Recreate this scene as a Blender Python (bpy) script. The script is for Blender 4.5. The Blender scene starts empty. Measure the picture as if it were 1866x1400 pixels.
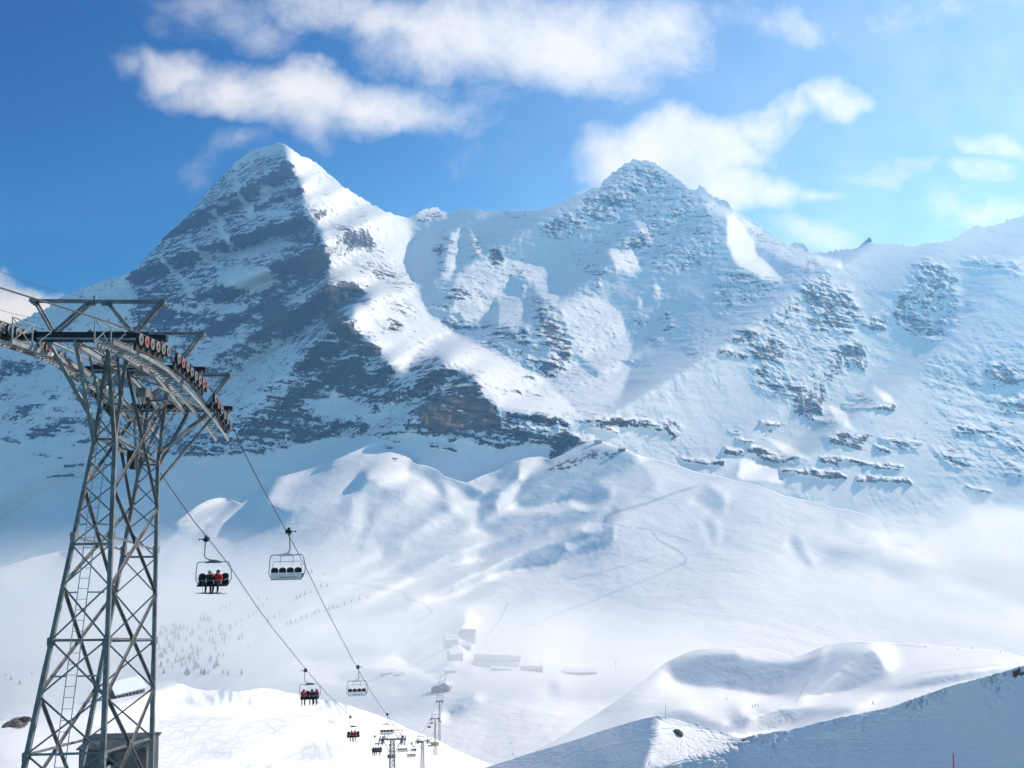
import bpy, bmesh, math, random, time
import numpy as np
from mathutils import Vector, Matrix

T0 = time.time()
R = math.radians
scene = bpy.context.scene
COL = scene.collection

# ------------------------------------------------------------------ camera
PW, PH, FPX = 1866.0, 1400.0, 1456.0
PITCH = math.atan(76.0 / FPX)
cam_d = bpy.data.cameras.new("camera")
cam_d.sensor_width = 36.0
cam_d.lens = 36.0 * FPX / PW
cam_d.clip_start = 0.5
cam_d.clip_end = 60000.0
cam = bpy.data.objects.new("camera", cam_d)
cam.rotation_euler = (math.pi / 2 + PITCH, 0, 0)
COL.objects.link(cam)
scene.camera = cam

# ------------------------------------------------------------------ sun, sky, exposure
SUN_EL, SUN_AZ = R(30.0), R(52.0)          # azimuth measured from +Y (view axis) towards +X
SUN = np.array([math.cos(SUN_EL) * math.sin(SUN_AZ), math.cos(SUN_EL) * math.cos(SUN_AZ), math.sin(SUN_EL)])
sun_d = bpy.data.lights.new("sun", 'SUN')
sun_d.energy = 4.3
sun_d.angle = R(0.55)
sun_d.color = (1.0, 0.965, 0.91)
sun = bpy.data.objects.new("sun", sun_d)
sun.rotation_euler = Vector((-SUN[0], -SUN[1], -SUN[2])).to_track_quat('-Z', 'Y').to_euler()
COL.objects.link(sun)

scene.view_settings.view_transform = 'Standard'
scene.view_settings.look = 'None'
scene.view_settings.gamma = 1.0
scene.view_settings.exposure = 0.2
scene.cycles.use_denoising = True
scene.cycles.volume_bounces = 4
scene.cycles.max_bounces = 5
scene.cycles.diffuse_bounces = 2
scene.cycles.glossy_bounces = 1
scene.cycles.transparent_max_bounces = 8


class NT:
    """small helper round a node tree"""
    def __init__(self, tree):
        self.t = tree
        tree.nodes.clear()

    def n(self, kind, **kw):
        nd = self.t.nodes.new(kind)
        for k, v in kw.items():
            if k.startswith('i_'):
                nd.inputs[k[2:].replace('_', ' ')].default_value = v
            else:
                setattr(nd, k, v)
        return nd

    def link(self, a, b):
        self.t.links.new(a, b)

    def put(self, sock, v):
        if hasattr(v, 'is_output') or isinstance(v, bpy.types.NodeSocket):
            self.t.links.new(v, sock)
        else:
            sock.default_value = v

    def m(self, op, a, b=None, c=None, clamp=False):
        nd = self.t.nodes.new('ShaderNodeMath')
        nd.operation = op
        nd.use_clamp = clamp
        self.put(nd.inputs[0], a)
        if b is not None:
            self.put(nd.inputs[1], b)
        if c is not None:
            self.put(nd.inputs[2], c)
        return nd.outputs[0]

    def mixc(self, f, a, b):
        nd = self.t.nodes.new('ShaderNodeMix')
        nd.data_type = 'RGBA'
        self.put(nd.inputs[0], f)
        self.put(nd.inputs[6], a)
        self.put(nd.inputs[7], b)
        return nd.outputs[2]

    def ss(self, v, lo, hi):
        nd = self.t.nodes.new('ShaderNodeMapRange')
        nd.interpolation_type = 'SMOOTHSTEP'
        self.put(nd.inputs[0], v)
        nd.inputs[1].default_value = lo
        nd.inputs[2].default_value = hi
        return nd.outputs[0]

    def noise(self, vec, scale, detail=4.0, rough=0.55, lac=2.0, dist=0.0):
        nd = self.t.nodes.new('ShaderNodeTexNoise')
        if vec is not None:
            self.t.links.new(vec, nd.inputs['Vector'])
        nd.inputs['Scale'].default_value = scale
        nd.inputs['Detail'].default_value = detail
        nd.inputs['Roughness'].default_value = rough
        nd.inputs['Lacunarity'].default_value = lac
        nd.inputs['Distortion'].default_value = dist
        return nd.outputs['Fac']


def px_dir(x, y):
    """direction (with forward part 1) of a photo pixel: a compass and height angle from the standpoint"""
    x = np.asarray(x, float)
    y = np.asarray(y, float)
    a = (x - PW / 2) / FPX
    b = -(y - PH / 2) / FPX
    s, c = math.sin(PITCH), math.cos(PITCH)
    yy = c - b * s
    return a / yy, (b * c + s) / yy


world = bpy.data.worlds.new("World")
scene.world = world
world.use_nodes = True


def build_world():
    w = NT(world.node_tree)
    out = w.n('ShaderNodeOutputWorld')
    sky = w.n('ShaderNodeTexSky')
    sky.sky_type = 'NISHITA'
    sky.sun_disc = False
    sky.sun_elevation = SUN_EL
    sky.sun_rotation = SUN_AZ
    sky.altitude = 2400
    sky.air_density = 1.0
    sky.dust_density = 0.6
    sky.ozone_density = 2.0
    hs = w.n('ShaderNodeHueSaturation')
    hs.inputs['Saturation'].default_value = 1.35
    w.link(sky.outputs[0], hs.inputs['Color'])
    tint = w.n('ShaderNodeMix', data_type='RGBA', blend_type='MULTIPLY')
    tint.inputs[0].default_value = 1.0
    w.link(hs.outputs[0], tint.inputs[6])
    tint.inputs[7].default_value = (0.56, 1.0, 1.08, 1)
    skyc = tint.outputs[2]
    tc = w.n('ShaderNodeTexCoord')
    sep = w.n('ShaderNodeSeparateXYZ')
    w.link(tc.outputs['Generated'], sep.inputs[0])
    ysafe = w.m('MAXIMUM', sep.outputs[1], 0.05)
    u = w.m('DIVIDE', sep.outputs[0], ysafe)
    v = w.m('DIVIDE', sep.outputs[2], ysafe)
    comb = w.n('ShaderNodeCombineXYZ')
    w.link(u, comb.inputs[0])
    w.link(v, comb.inputs[1])
    uv = comb.outputs[0]
    # wind-torn edges: shift the lookup by noise
    wn = w.n('ShaderNodeTexNoise')
    w.link(uv, wn.inputs['Vector'])
    wn.inputs['Scale'].default_value = 9.0
    wn.inputs['Detail'].default_value = 5.0
    wv = w.n('ShaderNodeVectorMath', operation='SUBTRACT')
    w.link(wn.outputs['Color'], wv.inputs[0])
    wv.inputs[1].default_value = (0.5, 0.5, 0.5)
    ws = w.n('ShaderNodeVectorMath', operation='SCALE')
    w.link(wv.outputs[0], ws.inputs[0])
    ws.inputs['Scale'].default_value = 0.10
    wa = w.n('ShaderNodeVectorMath', operation='ADD')
    w.link(uv, wa.inputs[0])
    w.link(ws.outputs[0], wa.inputs[1])
    uvw = wa.outputs[0]
    total = None
    for (cx, cy, rx, ry, ang, amp) in CLOUDS:
        du, dv = px_dir(cx, cy)
        mp = w.n('ShaderNodeMapping', vector_type='TEXTURE')
        w.link(uvw, mp.inputs['Vector'])
        mp.inputs['Location'].default_value = (float(du), float(dv), 0)
        mp.inputs['Rotation'].default_value = (0, 0, R(ang))
        mp.inputs['Scale'].default_value = (rx / FPX, ry / FPX, 1)
        g = w.n('ShaderNodeTexGradient', gradient_type='SPHERICAL')
        w.link(mp.outputs[0], g.inputs[0])
        t = w.m('MULTIPLY', w.m('SQRT', g.outputs['Fac']), amp)
        total = t if total is None else w.m('MAXIMUM', total, t)
    nz = w.noise(uv, 6.0, 12.0, 0.66, 2.1, 0.3)
    nz2 = w.noise(uv, 2.5, 4.0, 0.5)
    d = w.m('ADD', total, w.m('MULTIPLY', w.m('SUBTRACT', nz, 0.5), 1.5))
    dens = w.ss(d, 0.20, 1.22)
    # thin veil thickening towards the sun on the right
    nv = w.m('ADD', u, w.m('MULTIPLY', w.m('SUBTRACT', nz2, 0.5), 0.5))
    veil = w.m('MULTIPLY', w.ss(nv, -0.35, 0.95), 0.42)
    dens2 = w.m('MAXIMUM', w.m('MULTIPLY', dens, 0.92), veil)
    shade = w.ss(w.m('ADD', w.noise(uv, 11.0, 7.0, 0.62), w.m('MULTIPLY', dens, 0.15)), 0.30, 0.72)
    ccol = w.mixc(shade, (4.6, 5.3, 6.2, 1), (7.0, 7.15, 7.4, 1))
    # the sky opposite the sun side is deeper
    deep = w.ss(w.m('ADD', u, w.m('MULTIPLY', v, -0.30)), -0.98, 0.42)
    dcol = w.mixc(deep, (0.02, 0.40, 0.68, 1), (1.0, 1.0, 1.0, 1))
    mul = w.n('ShaderNodeMix', data_type='RGBA', blend_type='MULTIPLY')
    mul.inputs[0].default_value = 1.0
    w.link(skyc, mul.inputs[6])
    w.link(dcol, mul.inputs[7])
    front = w.ss(sep.outputs[1], 0.05, 0.25)
    fcol = w.mixc(dens2, mul.outputs[2], ccol)
    # behind the viewer: unseen broken cloud, added as fill light for the shadows
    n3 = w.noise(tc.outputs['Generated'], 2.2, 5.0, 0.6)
    rear_fill = w.mixc(w.m('MULTIPLY', w.ss(n3, 0.38, 0.62), 0.5), skyc, (2.4, 3.9, 5.0, 1))
    col = w.mixc(front, rear_fill, fcol)
    bg = w.n('ShaderNodeBackground')
    bg.inputs['Strength'].default_value = 0.12
    w.link(col, bg.inputs['Color'])
    w.link(bg.outputs[0], out.inputs['Surface'])


CLOUDS = [  # photo bearing of each cloud's middle, half-widths (px), tilt, amount
    (330, 128, 115, 52, -18, 1.0), (430, 168, 170, 70, -12, 1.2), (540, 165, 170, 80, -8, 1.25), (565, 205, 80, 60, -20, 0.95),
    (700, 190, 190, 65, -8, 1.05), (800, 205, 170, 45, -3, 0.8), (440, 265, 90, 40, 20, 0.62), (240, 105, 70, 35, -20, 0.65),
    (400, 40, 190, 60, -12, 0.7), (330, 20, 110, 45, 0, 0.5), (700, 25, 300, 80, -8, 0.95), (880, 65, 300, 115, -6, 1.15), (1040, 85, 290, 130, 0, 1.3), (1000, 20, 300, 80, 0, 0.9),
    (1190, 50, 150, 100, 10, 0.9), (820, 160, 220, 50, -10, 0.5), (930, 260, 220, 90, 0, 0.45), (900, 180, 140, 50, 0, 0.6),
    (1130, 290, 130, 95, 0, 1.2), (1250, 275, 200, 110, 8, 1.4), (1370, 225, 140, 75, 15, 1.15), (1450, 215, 120, 50, 10, 1.05), (1520, 195, 75, 60, 25, 1.25),
    (1320, 345, 140, 80, -5, 1.2), (1400, 360, 110, 55, 0, 0.95), (1070, 345, 55, 32, 10, 0.9), (1100, 225, 70, 50, 0, 0.6),
    (1610, 322, 160, 45, 5, 1.0), (1500, 365, 120, 35, 0, 0.8), (1790, 315, 160, 35, 0, 0.8), (1830, 272, 130, 40, -3, 1.05),
    (1790, 385, 240, 60, 0, 0.9), (1480, 45, 190, 70, -15, 0.85), (1620, 30, 200, 80, 10, 0.7), (1750, 20, 180, 60, 0, 0.6), (1380, 20, 180, 60, 0, 0.55),
    (30, 562, 150, 70, -8, 1.35), (1520, 440, 260, 60, 0, 0.75), (360, 320, 50, 40, 40, 0.4), (1700, 200, 240, 60, 10, 0.35),
]
build_world()

# ------------------------------------------------------------------ numpy noise
_rng = np.random.RandomState(7)
_perm = _rng.permutation(4096).astype(np.int32)
_grad = _rng.normal(size=(4096, 3))
_grad /= np.linalg.norm(_grad, axis=1)[:, None]
_grad = _grad.astype(np.float32)


def pnoise(x, y, z):
    x, y, z = [np.asarray(k, np.float32) for k in (x, y, z)]
    xi, yi, zi = np.floor(x).astype(np.int32), np.floor(y).astype(np.int32), np.floor(z).astype(np.int32)
    xf, yf, zf = x - xi, y - yi, z - zi
    u, v, w = [t * t * t * (t * (t * 6 - 15) + 10) for t in (xf, yf, zf)]
    def h(a, b, c):
        return _perm[(_perm[(_perm[(xi + a) & 4095] + yi + b) & 4095] + zi + c) & 4095]
    def g(a, b, c):
        G = _grad[h(a, b, c)]
        return G[..., 0] * (xf - a) + G[..., 1] * (yf - b) + G[..., 2] * (zf - c)
    x00 = g(0, 0, 0) * (1 - u) + g(1, 0, 0) * u
    x10 = g(0, 1, 0) * (1 - u) + g(1, 1, 0) * u
    x01 = g(0, 0, 1) * (1 - u) + g(1, 0, 1) * u
    x11 = g(0, 1, 1) * (1 - u) + g(1, 1, 1) * u
    return ((x00 * (1 - v) + x10 * v) * (1 - w) + (x01 * (1 - v) + x11 * v) * w) * 1.6


def fbm(x, y, z, octv=5, gain=0.5, ridged=False):
    s, a, t = 0.0, 1.0, 0.0
    f = 1.0
    for o in range(octv):
        n = pnoise(x * f + 17.3 * o, y * f - 9.1 * o, z * f + 3.7 * o)
        if ridged:
            n = 1.0 - 2.0 * np.abs(n)
        s = s + a * n
        t += a
        a *= gain
        f *= 2.03
    return s / t


# ------------------------------------------------------------------ terrain tools
def box_blur(a, r):
    r = int(round(r))
    if r < 1:
        return a
    for ax in (0, 1):
        p = np.pad(a, [(r + 1, r) if k == ax else (0, 0) for k in (0, 1)], mode='edge')
        c = np.cumsum(p, axis=ax)
        n = a.shape[ax]
        hi = np.take(c, np.arange(2 * r + 1, 2 * r + 1 + n), axis=ax)
        lo = np.take(c, np.arange(0, n), axis=ax)
        a = (hi - lo) / (2 * r + 1)
    return a


class Field:
    """a value known by bearing and height angle, on a grid of photo pixels"""
    def __init__(self, x0, x1, y0, y1, h, val=0.0):
        self.x0, self.y0, self.h = x0, y0, h
        self.xs = np.arange(x0, x1 + h * .5, h)
        self.ys = np.arange(y0, y1 + h * .5, h)
        self.a = np.full((len(self.ys), len(self.xs)), float(val))
        self.X, self.Y = np.meshgrid(self.xs, self.ys)

    def poly(self, pts, val, feather=6.0, op='mix', k=1.0):
        p = np.array(pts, float)
        pad = feather * 3 + self.h * 2
        i0 = max(0, int((p[:, 0].min() - pad - self.x0) / self.h)); i1 = min(len(self.xs), int((p[:, 0].max() + pad - self.x0) / self.h) + 2)
        j0 = max(0, int((p[:, 1].min() - pad - self.y0) / self.h)); j1 = min(len(self.ys), int((p[:, 1].max() + pad - self.y0) / self.h) + 2)
        if i1 <= i0 or j1 <= j0:
            return self
        X, Y = self.X[j0:j1, i0:i1], self.Y[j0:j1, i0:i1]
        ins = np.zeros(X.shape, bool)
        n = len(p)
        for i in range(n):
            xa, ya = p[i]; xb, yb = p[(i + 1) % n]
            if ya == yb:
                continue
            ins ^= ((ya > Y) != (yb > Y)) & (X < (xb - xa) * (Y - ya) / (yb - ya) + xa)
        m = ins.astype(float)
        for _ in range(2):
            m = box_blur(m, feather / self.h / 1.4)
        return self._put(m, val, op, k, i0, i1, j0, j1)

    def _put(self, m, val, op, k, i0, i1, j0, j1):
        a = self.a[j0:j1, i0:i1]
        m = m * k
        if op == 'mix':
            a[:] = a * (1 - m) + val * m
        else:
            a[:] = a + val * m
        return self

    def line(self, pts, width, val, op='mix', k=1.0, soft=1.0):
        p = np.array(pts, float)
        pad = width * 2 + self.h
        i0 = max(0, int((p[:, 0].min() - pad - self.x0) / self.h)); i1 = min(len(self.xs), int((p[:, 0].max() + pad - self.x0) / self.h) + 2)
        j0 = max(0, int((p[:, 1].min() - pad - self.y0) / self.h)); j1 = min(len(self.ys), int((p[:, 1].max() + pad - self.y0) / self.h) + 2)
        if i1 <= i0 or j1 <= j0:
            return self
        X, Y = self.X[j0:j1, i0:i1], self.Y[j0:j1, i0:i1]
        d = np.full(X.shape, 1e9)
        for (xa, ya), (xb, yb) in zip(p[:-1], p[1:]):
            dx, dy = xb - xa, yb - ya
            t = np.clip(((X - xa) * dx + (Y - ya) * dy) / (dx * dx + dy * dy + 1e-9), 0, 1)
            d = np.minimum(d, np.hypot(X - xa - t * dx, Y - ya - t * dy))
        m = np.clip(1 - d / width, 0, 1)
        m = m * m * (3 - 2 * m)
        return self._put(m, val, op, k, i0, i1, j0, j1)

    def get(self, x, y):
        return bil(self.a, (np.asarray(x, float) - self.x0) / self.h, (np.asarray(y, float) - self.y0) / self.h)


def bil(a, fx, fy):
    H, W = a.shape
    fx = np.clip(fx, 0, W - 1.001); fy = np.clip(fy, 0, H - 1.001)
    i = fx.astype(int); j = fy.astype(int)
    u = fx - i; v = fy - j
    return (a[j, i] * (1 - u) + a[j, i + 1] * u) * (1 - v) + (a[j + 1, i] * (1 - u) + a[j + 1, i + 1] * u) * v


def cubic(a, fx, fy):
    """Catmull-Rom lookup, smooth shading between coarse samples"""
    H, W = a.shape
    fx = np.clip(fx, 0, W - 1.001); fy = np.clip(fy, 0, H - 1.001)
    i = fx.astype(int); j = fy.astype(int)
    u = fx - i; v = fy - j
    def wts(t):
        # uniform cubic B-spline: smooth to second order
        return [(1 - t) ** 3 / 6, (3 * t ** 3 - 6 * t ** 2 + 4) / 6, (-3 * t ** 3 + 3 * t ** 2 + 3 * t + 1) / 6, t ** 3 / 6]
    wu, wv = wts(u), wts(v)
    s = 0.0
    for b in range(4):
        jj = np.clip(j + b - 1, 0, H - 1)
        r = 0.0
        for c in range(4):
            r = r + wu[c] * a[jj, np.clip(i + c - 1, 0, W - 1)]
        s = s + wv[b] * r
    return s


def resample(poly, step):
    out = []
    for a, b in zip(poly[:-1], poly[1:]):
        a, b = np.array(a, float), np.array(b, float)
        n = max(1, int(np.hypot(*(b - a)[:2]) / step))
        for k in range(n):
            out.append(a + (b - a) * k / n)
    out.append(np.array(poly[-1], float))
    return out


def rbf_depth(f, lines, points, step=40, eps=0.01):
    pts = [p for l in lines for p in resample(l, step)] + [np.array(p, float) for p in points]
    P = np.array(pts)
    # merge near-duplicates
    keep = []
    for i in range(len(P)):
        if all(np.hypot(*(P[i, :2] - P[j, :2])) > 6 for j in keep):
            keep.append(i)
    P = P[keep]
    n = len(P)
    xy = P[:, :2] / 100.0
    v = np.log(P[:, 2])
    D = np.sqrt(((xy[:, None] - xy[None]) ** 2).sum(-1) + eps)
    A = np.zeros((n + 3, n + 3))
    A[:n, :n] = D + np.eye(n) * -0.02
    A[:n, n] = 1; A[:n, n + 1:] = xy
    A[n, :n] = 1; A[n + 1:, :n] = xy.T
    sol = np.linalg.solve(A, np.concatenate([v, np.zeros(3)]))
    X, Y = f.X / 100.0, f.Y / 100.0
    q = sol[n] + sol[n + 1] * X + sol[n + 2] * Y
    for k in range(n):
        q += sol[k] * np.sqrt((X - xy[k, 0]) ** 2 + (Y - xy[k, 1]) ** 2 + eps)
    return q


def relief(f, q0, T, W, w_keep=0.002, w_smooth=0.05, iters=4, cg=220):
    """Adjust log-depth q0 so that the ground's slope towards the sun follows T (cosine), where W > 0.
    The unknown is real relief: ridges and hollows, lit afterwards by the sun lamp alone."""
    h = f.h
    X, Y = f.X, f.Y
    def D(x, y):
        a, b = px_dir(x, y)
        return np.stack([a, np.ones_like(a), b], -1)
    d = D(X, Y)
    du = (D(X + .5, Y) - D(X - .5, Y)) * h
    dv = (D(X, Y + .5) - D(X, Y - .5)) * h
    A0 = -np.cross(du, dv); Av = -np.cross(du, d); Au = -np.cross(d, dv)
    s0, sv, su = A0 @ SUN, Av @ SUN, Au @ SUN
    def gx(q):
        g = np.zeros_like(q); g[:, :-1] = q[:, 1:] - q[:, :-1]; return g
    def gy(q):
        g = np.zeros_like(q); g[:-1] = q[1:] - q[:-1]; return g
    def gxT(g):
        o = np.zeros_like(g); o[:, :-1] -= g[:, :-1]; o[:, 1:] += g[:, :-1]; return o
    def gyT(g):
        o = np.zeros_like(g); o[:-1] -= g[:-1]; o[1:] += g[:-1]; return o
    def lap(q):
        return -(gxT(gx(q)) + gyT(gy(q)))
    q = q0.copy()
    for it in range(iters):
        qu, qv = gx(q), gy(q)
        N = A0 + qv[..., None] * Av + qu[..., None] * Au
        ln = np.maximum(np.linalg.norm(N, axis=-1), 1e-12)
        # linearised cosine: use current normal length
        cu, cv = su / ln, sv / ln
        # residual of the full thing at q = delta form
        r = T - (s0 / ln + cv * gy(q0) + cu * gx(q0))
        sc = np.median(np.abs(cu[W > 0])) + np.median(np.abs(cv[W > 0]))
        Wk = W / (sc * sc)
        def Aop(x):
            L = cu * gx(x) + cv * gy(x)
            g = Wk * L
            return gxT(cu * g) + gyT(cv * g) + w_keep * x + w_smooth * lap(lap(x))
        g = Wk * r
        b = gxT(cu * g) + gyT(cv * g)
        x = q - q0
        res = b - Aop(x)
        p = res.copy(); rs = (res * res).sum()
        for k in range(cg):
            Ap = Aop(p)
            al = rs / max((p * Ap).sum(), 1e-30)
            x += al * p; res -= al * Ap
            rn = (res * res).sum()
            if rn < 1e-16:
                break
            p = res + p * (rn / rs); rs = rn
        q = q0 + x
    return q


class Sheet:
    """one stretch of ground: depth by bearing, a crest line, and a mesh built from them"""
    def __init__(self, x0, x1, y0, y1, h, crest):
        self.f = Field(x0, x1, y0, y1, h)
        self.crest = np.array(crest, float)
        self.x0, self.x1, self.y1 = x0, x1, y1

    def top(self, x):
        return np.interp(x, self.crest[:, 0], self.crest[:, 1])

    def q(self, x, y):
        f = self.f
        return cubic(self.Q, (np.asarray(x, float) - f.x0) / f.h, (np.asarray(y, float) - f.y0) / f.h)

    def at(self, x, y, up=0.0):
        d = math.exp(float(self.q(np.array([x]), np.array([y]))[0]))
        a, b = px_dir(x, y)
        return Vector((float(a) * d, d, float(b) * d + up))

    def grid(self, ncol, nrow, power=1.0, jag=None):
        xs = np.linspace(self.x0, self.x1, ncol)
        t = np.linspace(0, 1, nrow) ** power
        top = self.top(xs)
        if jag is not None:
            top = top + jag(xs)
        X = np.repeat(xs[None], nrow, 0)
        Y = top[None] + (self.y1 - top)[None] * t[:, None]
        return X, Y, t


def pos_of(X, Y, q):
    a, b = px_dir(X, Y)
    d = np.exp(q)
    return np.stack([a * d, d, b * d], -1)


def normals_of(P):
    gu = np.gradient(P, axis=1); gv = np.gradient(P, axis=0)
    n = -np.cross(gu, gv)
    return n / np.maximum(np.linalg.norm(n, axis=-1), 1e-12)[..., None]


def sheet_mesh(name, P, mat, attrs=None, back=None, kind='structure'):
    """P rows run from the crest down; 'back' adds rows that fall away behind the crest"""
    nrow, ncol = P.shape[:2]
    attrs = attrs or {}
    if back:
        rows = []
        for (dy, dz) in reversed(back):
            r = P[0].copy()
            sc = 1.0 + dy / np.maximum(r[:, 1], 1.0)
            r[:, 0] *= sc; r[:, 1] *= sc
            r[:, 2] += dz
            rows.append(r)
        P = np.concatenate([np.array(rows), P], 0)
        attrs = {k: np.concatenate([np.repeat(a[:1], len(back), 0), a], 0) for k, a in attrs.items()}
        nrow = P.shape[0]
    me = bpy.data.meshes.new(name)
    nv = nrow * ncol
    me.vertices.add(nv)
    me.vertices.foreach_set('co', np.ascontiguousarray(P.reshape(-1), dtype=np.float32))
    idx = np.arange(nv).reshape(nrow, ncol)
    q = np.stack([idx[:-1, :-1], idx[1:, :-1], idx[1:, 1:], idx[:-1, 1:]], -1).reshape(-1, 4)
    nf = len(q)
    me.loops.add(nf * 4)
    me.loops.foreach_set('vertex_index', q.reshape(-1).astype(np.int32))
    me.polygons.add(nf)
    me.polygons.foreach_set('loop_start', (np.arange(nf) * 4).astype(np.int32))
    for k, a in attrs.items():
        at = me.attributes.new(k, 'FLOAT', 'POINT')
        at.data.foreach_set('value', np.ascontiguousarray(a.reshape(-1), dtype=np.float32))
    me.update(calc_edges=True)
    me.materials.append(mat)
    ob = bpy.data.objects.new(name, me)
    COL.objects.link(ob)
    if kind:
        ob['kind'] = kind
    return ob

# ------------------------------------------------------------------ ground materials
def new_mat(name):
    m = bpy.data.materials.new(name)
    m.use_nodes = True
    return m, NT(m.node_tree)


def finish(t, color, rough=0.7, normal=None, spec=0.3, metal=0.0):
    out = t.n('ShaderNodeOutputMaterial')
    b = t.n('ShaderNodeBsdfPrincipled')
    t.put(b.inputs['Base Color'], color)
    t.put(b.inputs['Roughness'], rough)
    b.inputs['Specular IOR Level'].default_value = spec
    t.put(b.inputs['Metallic'], metal)
    if normal is not None:
        t.link(normal, b.inputs['Normal'])
    t.link(b.outputs[0], out.inputs['Surface'])
    return b


def bump(t, h, strength, dist):
    nd = t.n('ShaderNodeBump')
    nd.inputs['Strength'].default_value = strength
    nd.inputs['Distance'].default_value = dist
    t.link(h, nd.inputs['Height'])
    return nd.outputs[0]


def scaled(t, vec, s):
    nd = t.n('ShaderNodeVectorMath', operation='MULTIPLY')
    t.link(vec, nd.inputs[0])
    nd.inputs[1].default_value = s
    return nd.outputs[0]


SNOW = (0.81, 0.815, 0.825, 1)


def mountain_material():
    m, t = new_mat("mountain_rock_and_snow")
    tc = t.n('ShaderNodeTexCoord').outputs['Object']
    rk = t.n('ShaderNodeAttribute', attribute_name='rock').outputs['Fac']
    br = t.n('ShaderNodeAttribute', attribute_name='brown').outputs['Fac']
    strata = t.noise(scaled(t, tc, (0.011, 0.011, 0.055)), 1.0, 5.0, 0.65)
    fine = t.noise(scaled(t, tc, (0.045, 0.045, 0.06)), 1.0, 5.0, 0.7)
    grit = t.noise(scaled(t, tc, (0.16, 0.16, 0.16)), 1.0, 3.0, 0.7)
    mid = t.noise(scaled(t, tc, (0.018, 0.018, 0.022)), 1.0, 6.0, 0.7)
    v = t.m('ADD', rk, t.m('MULTIPLY', t.m('SUBTRACT', strata, 0.5), 0.9))
    v = t.m('ADD', v, t.m('MULTIPLY', t.m('SUBTRACT', mid, 0.5), 1.25))
    v = t.m('ADD', v, t.m('MULTIPLY', t.m('SUBTRACT', fine, 0.5), 1.15))
    v = t.m('ADD', v, t.m('MULTIPLY', t.m('SUBTRACT', grit, 0.5), 0.8))
    mask = t.ss(v, 0.46, 0.56)
    rockcol = t.mixc(t.ss(fine, 0.3, 0.7), (0.02, 0.022, 0.027, 1), (0.075, 0.075, 0.076, 1))
    brown = t.mixc(t.ss(strata, 0.3, 0.7), (0.085, 0.055, 0.036, 1), (0.23, 0.155, 0.10, 1))
    rockcol = t.mixc(br, rockcol, brown)
    col = t.mixc(mask, SNOW, rockcol)
    hgt = t.m('ADD', t.m('MULTIPLY', fine, 1.0), t.m('MULTIPLY', strata, 0.6))
    nrm = bump(t, t.m('MULTIPLY', hgt, t.m('ADD', t.m('MULTIPLY', mask, 0.96), 0.04)), 0.7, 9.0)
    finish(t, col, 0.8, nrm, 0.15)
    return m


def snow_material(name, bump_list, tint=SNOW, rocks=False):
    """bump_list: (scale vector, detail, strength in metres)"""
    m, t = new_mat(name)
    tc = t.n('ShaderNodeTexCoord').outputs['Object']
    h = None
    for sc, det, amp in bump_list:
        k = t.m('MULTIPLY', t.noise(scaled(t, tc, sc), 1.0, det, 0.55), amp)
        h = k if h is None else t.m('ADD', h, k)
    tr = t.n('ShaderNodeAttribute', attribute_name='track').outputs['Fac']
    col = t.mixc(t.m('MULTIPLY', tr, 0.8, clamp=True), tint, (0.42, 0.47, 0.53, 1))
    if rocks:
        rk = t.n('ShaderNodeAttribute', attribute_name='rock').outputs['Fac']
        n1 = t.noise(scaled(t, tc, rocks), 1.0, 6.0, 0.7)
        mask = t.ss(t.m('ADD', rk, t.m('MULTIPLY', t.m('SUBTRACT', n1, 0.5), 1.3)), 0.47, 0.58)
        n2 = t.noise(scaled(t, tc, tuple(3 * k for k in rocks)), 1.0, 3.0, 0.6)
        rc = t.mixc(t.ss(n2, 0.3, 0.7), (0.06, 0.055, 0.05, 1), (0.20, 0.18, 0.16, 1))
        col = t.mixc(mask, col, rc)
    nrm = bump(t, h, 1.0, 1.0)
    b = finish(t, col, 0.75, nrm, 0.2)
    return m

# ------------------------------------------------------------------ the mountains
CREST_A = [(-150, 652), (0, 597), (45, 581), (85, 562), (100, 548), (120, 537), (150, 527), (178, 515), (200, 508), (230, 500), (250, 489), (258, 478),
    (275, 462), (300, 432), (330, 405), (350, 385), (375, 352), (400, 328), (420, 304), (430, 294), (455, 275), (480, 268), (497, 265), (508, 260),
    (520, 264), (535, 274), (550, 285), (565, 290), (580, 300), (600, 318), (625, 340), (645, 352), (670, 368), (700, 385), (725, 393), (745, 397),
    (757, 392), (770, 384), (790, 378), (805, 383), (818, 390), (830, 384), (850, 381), (870, 384), (895, 386), (915, 385), (940, 383), (965, 384),
    (985, 384), (1000, 377), (1020, 371), (1035, 360), (1060, 353), (1080, 343), (1093, 341), (1100, 330), (1120, 312), (1140, 298), (1155, 290),
    (1170, 293), (1190, 296), (1205, 305), (1220, 314), (1240, 330), (1256, 344), (1266, 348), (1275, 335), (1284, 344), (1297, 356), (1310, 362), (1325, 366),
    (1332, 378), (1345, 389), (1365, 397), (1385, 412), (1400, 425), (1420, 435), (1440, 447), (1450, 440), (1465, 445), (1478, 459), (1500, 461), (1520, 457),
    (1540, 455), (1563, 452), (1572, 443), (1583, 439), (1594, 443), (1610, 445), (1635, 443), (1650, 449), (1670, 448), (1690, 443), (1710, 442),
    (1735, 438), (1750, 428), (1765, 418), (1780, 411), (1795, 414), (1810, 411), (1825, 407), (1840, 400), (1866, 392), (1900, 375), (2020, 330)]

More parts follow.
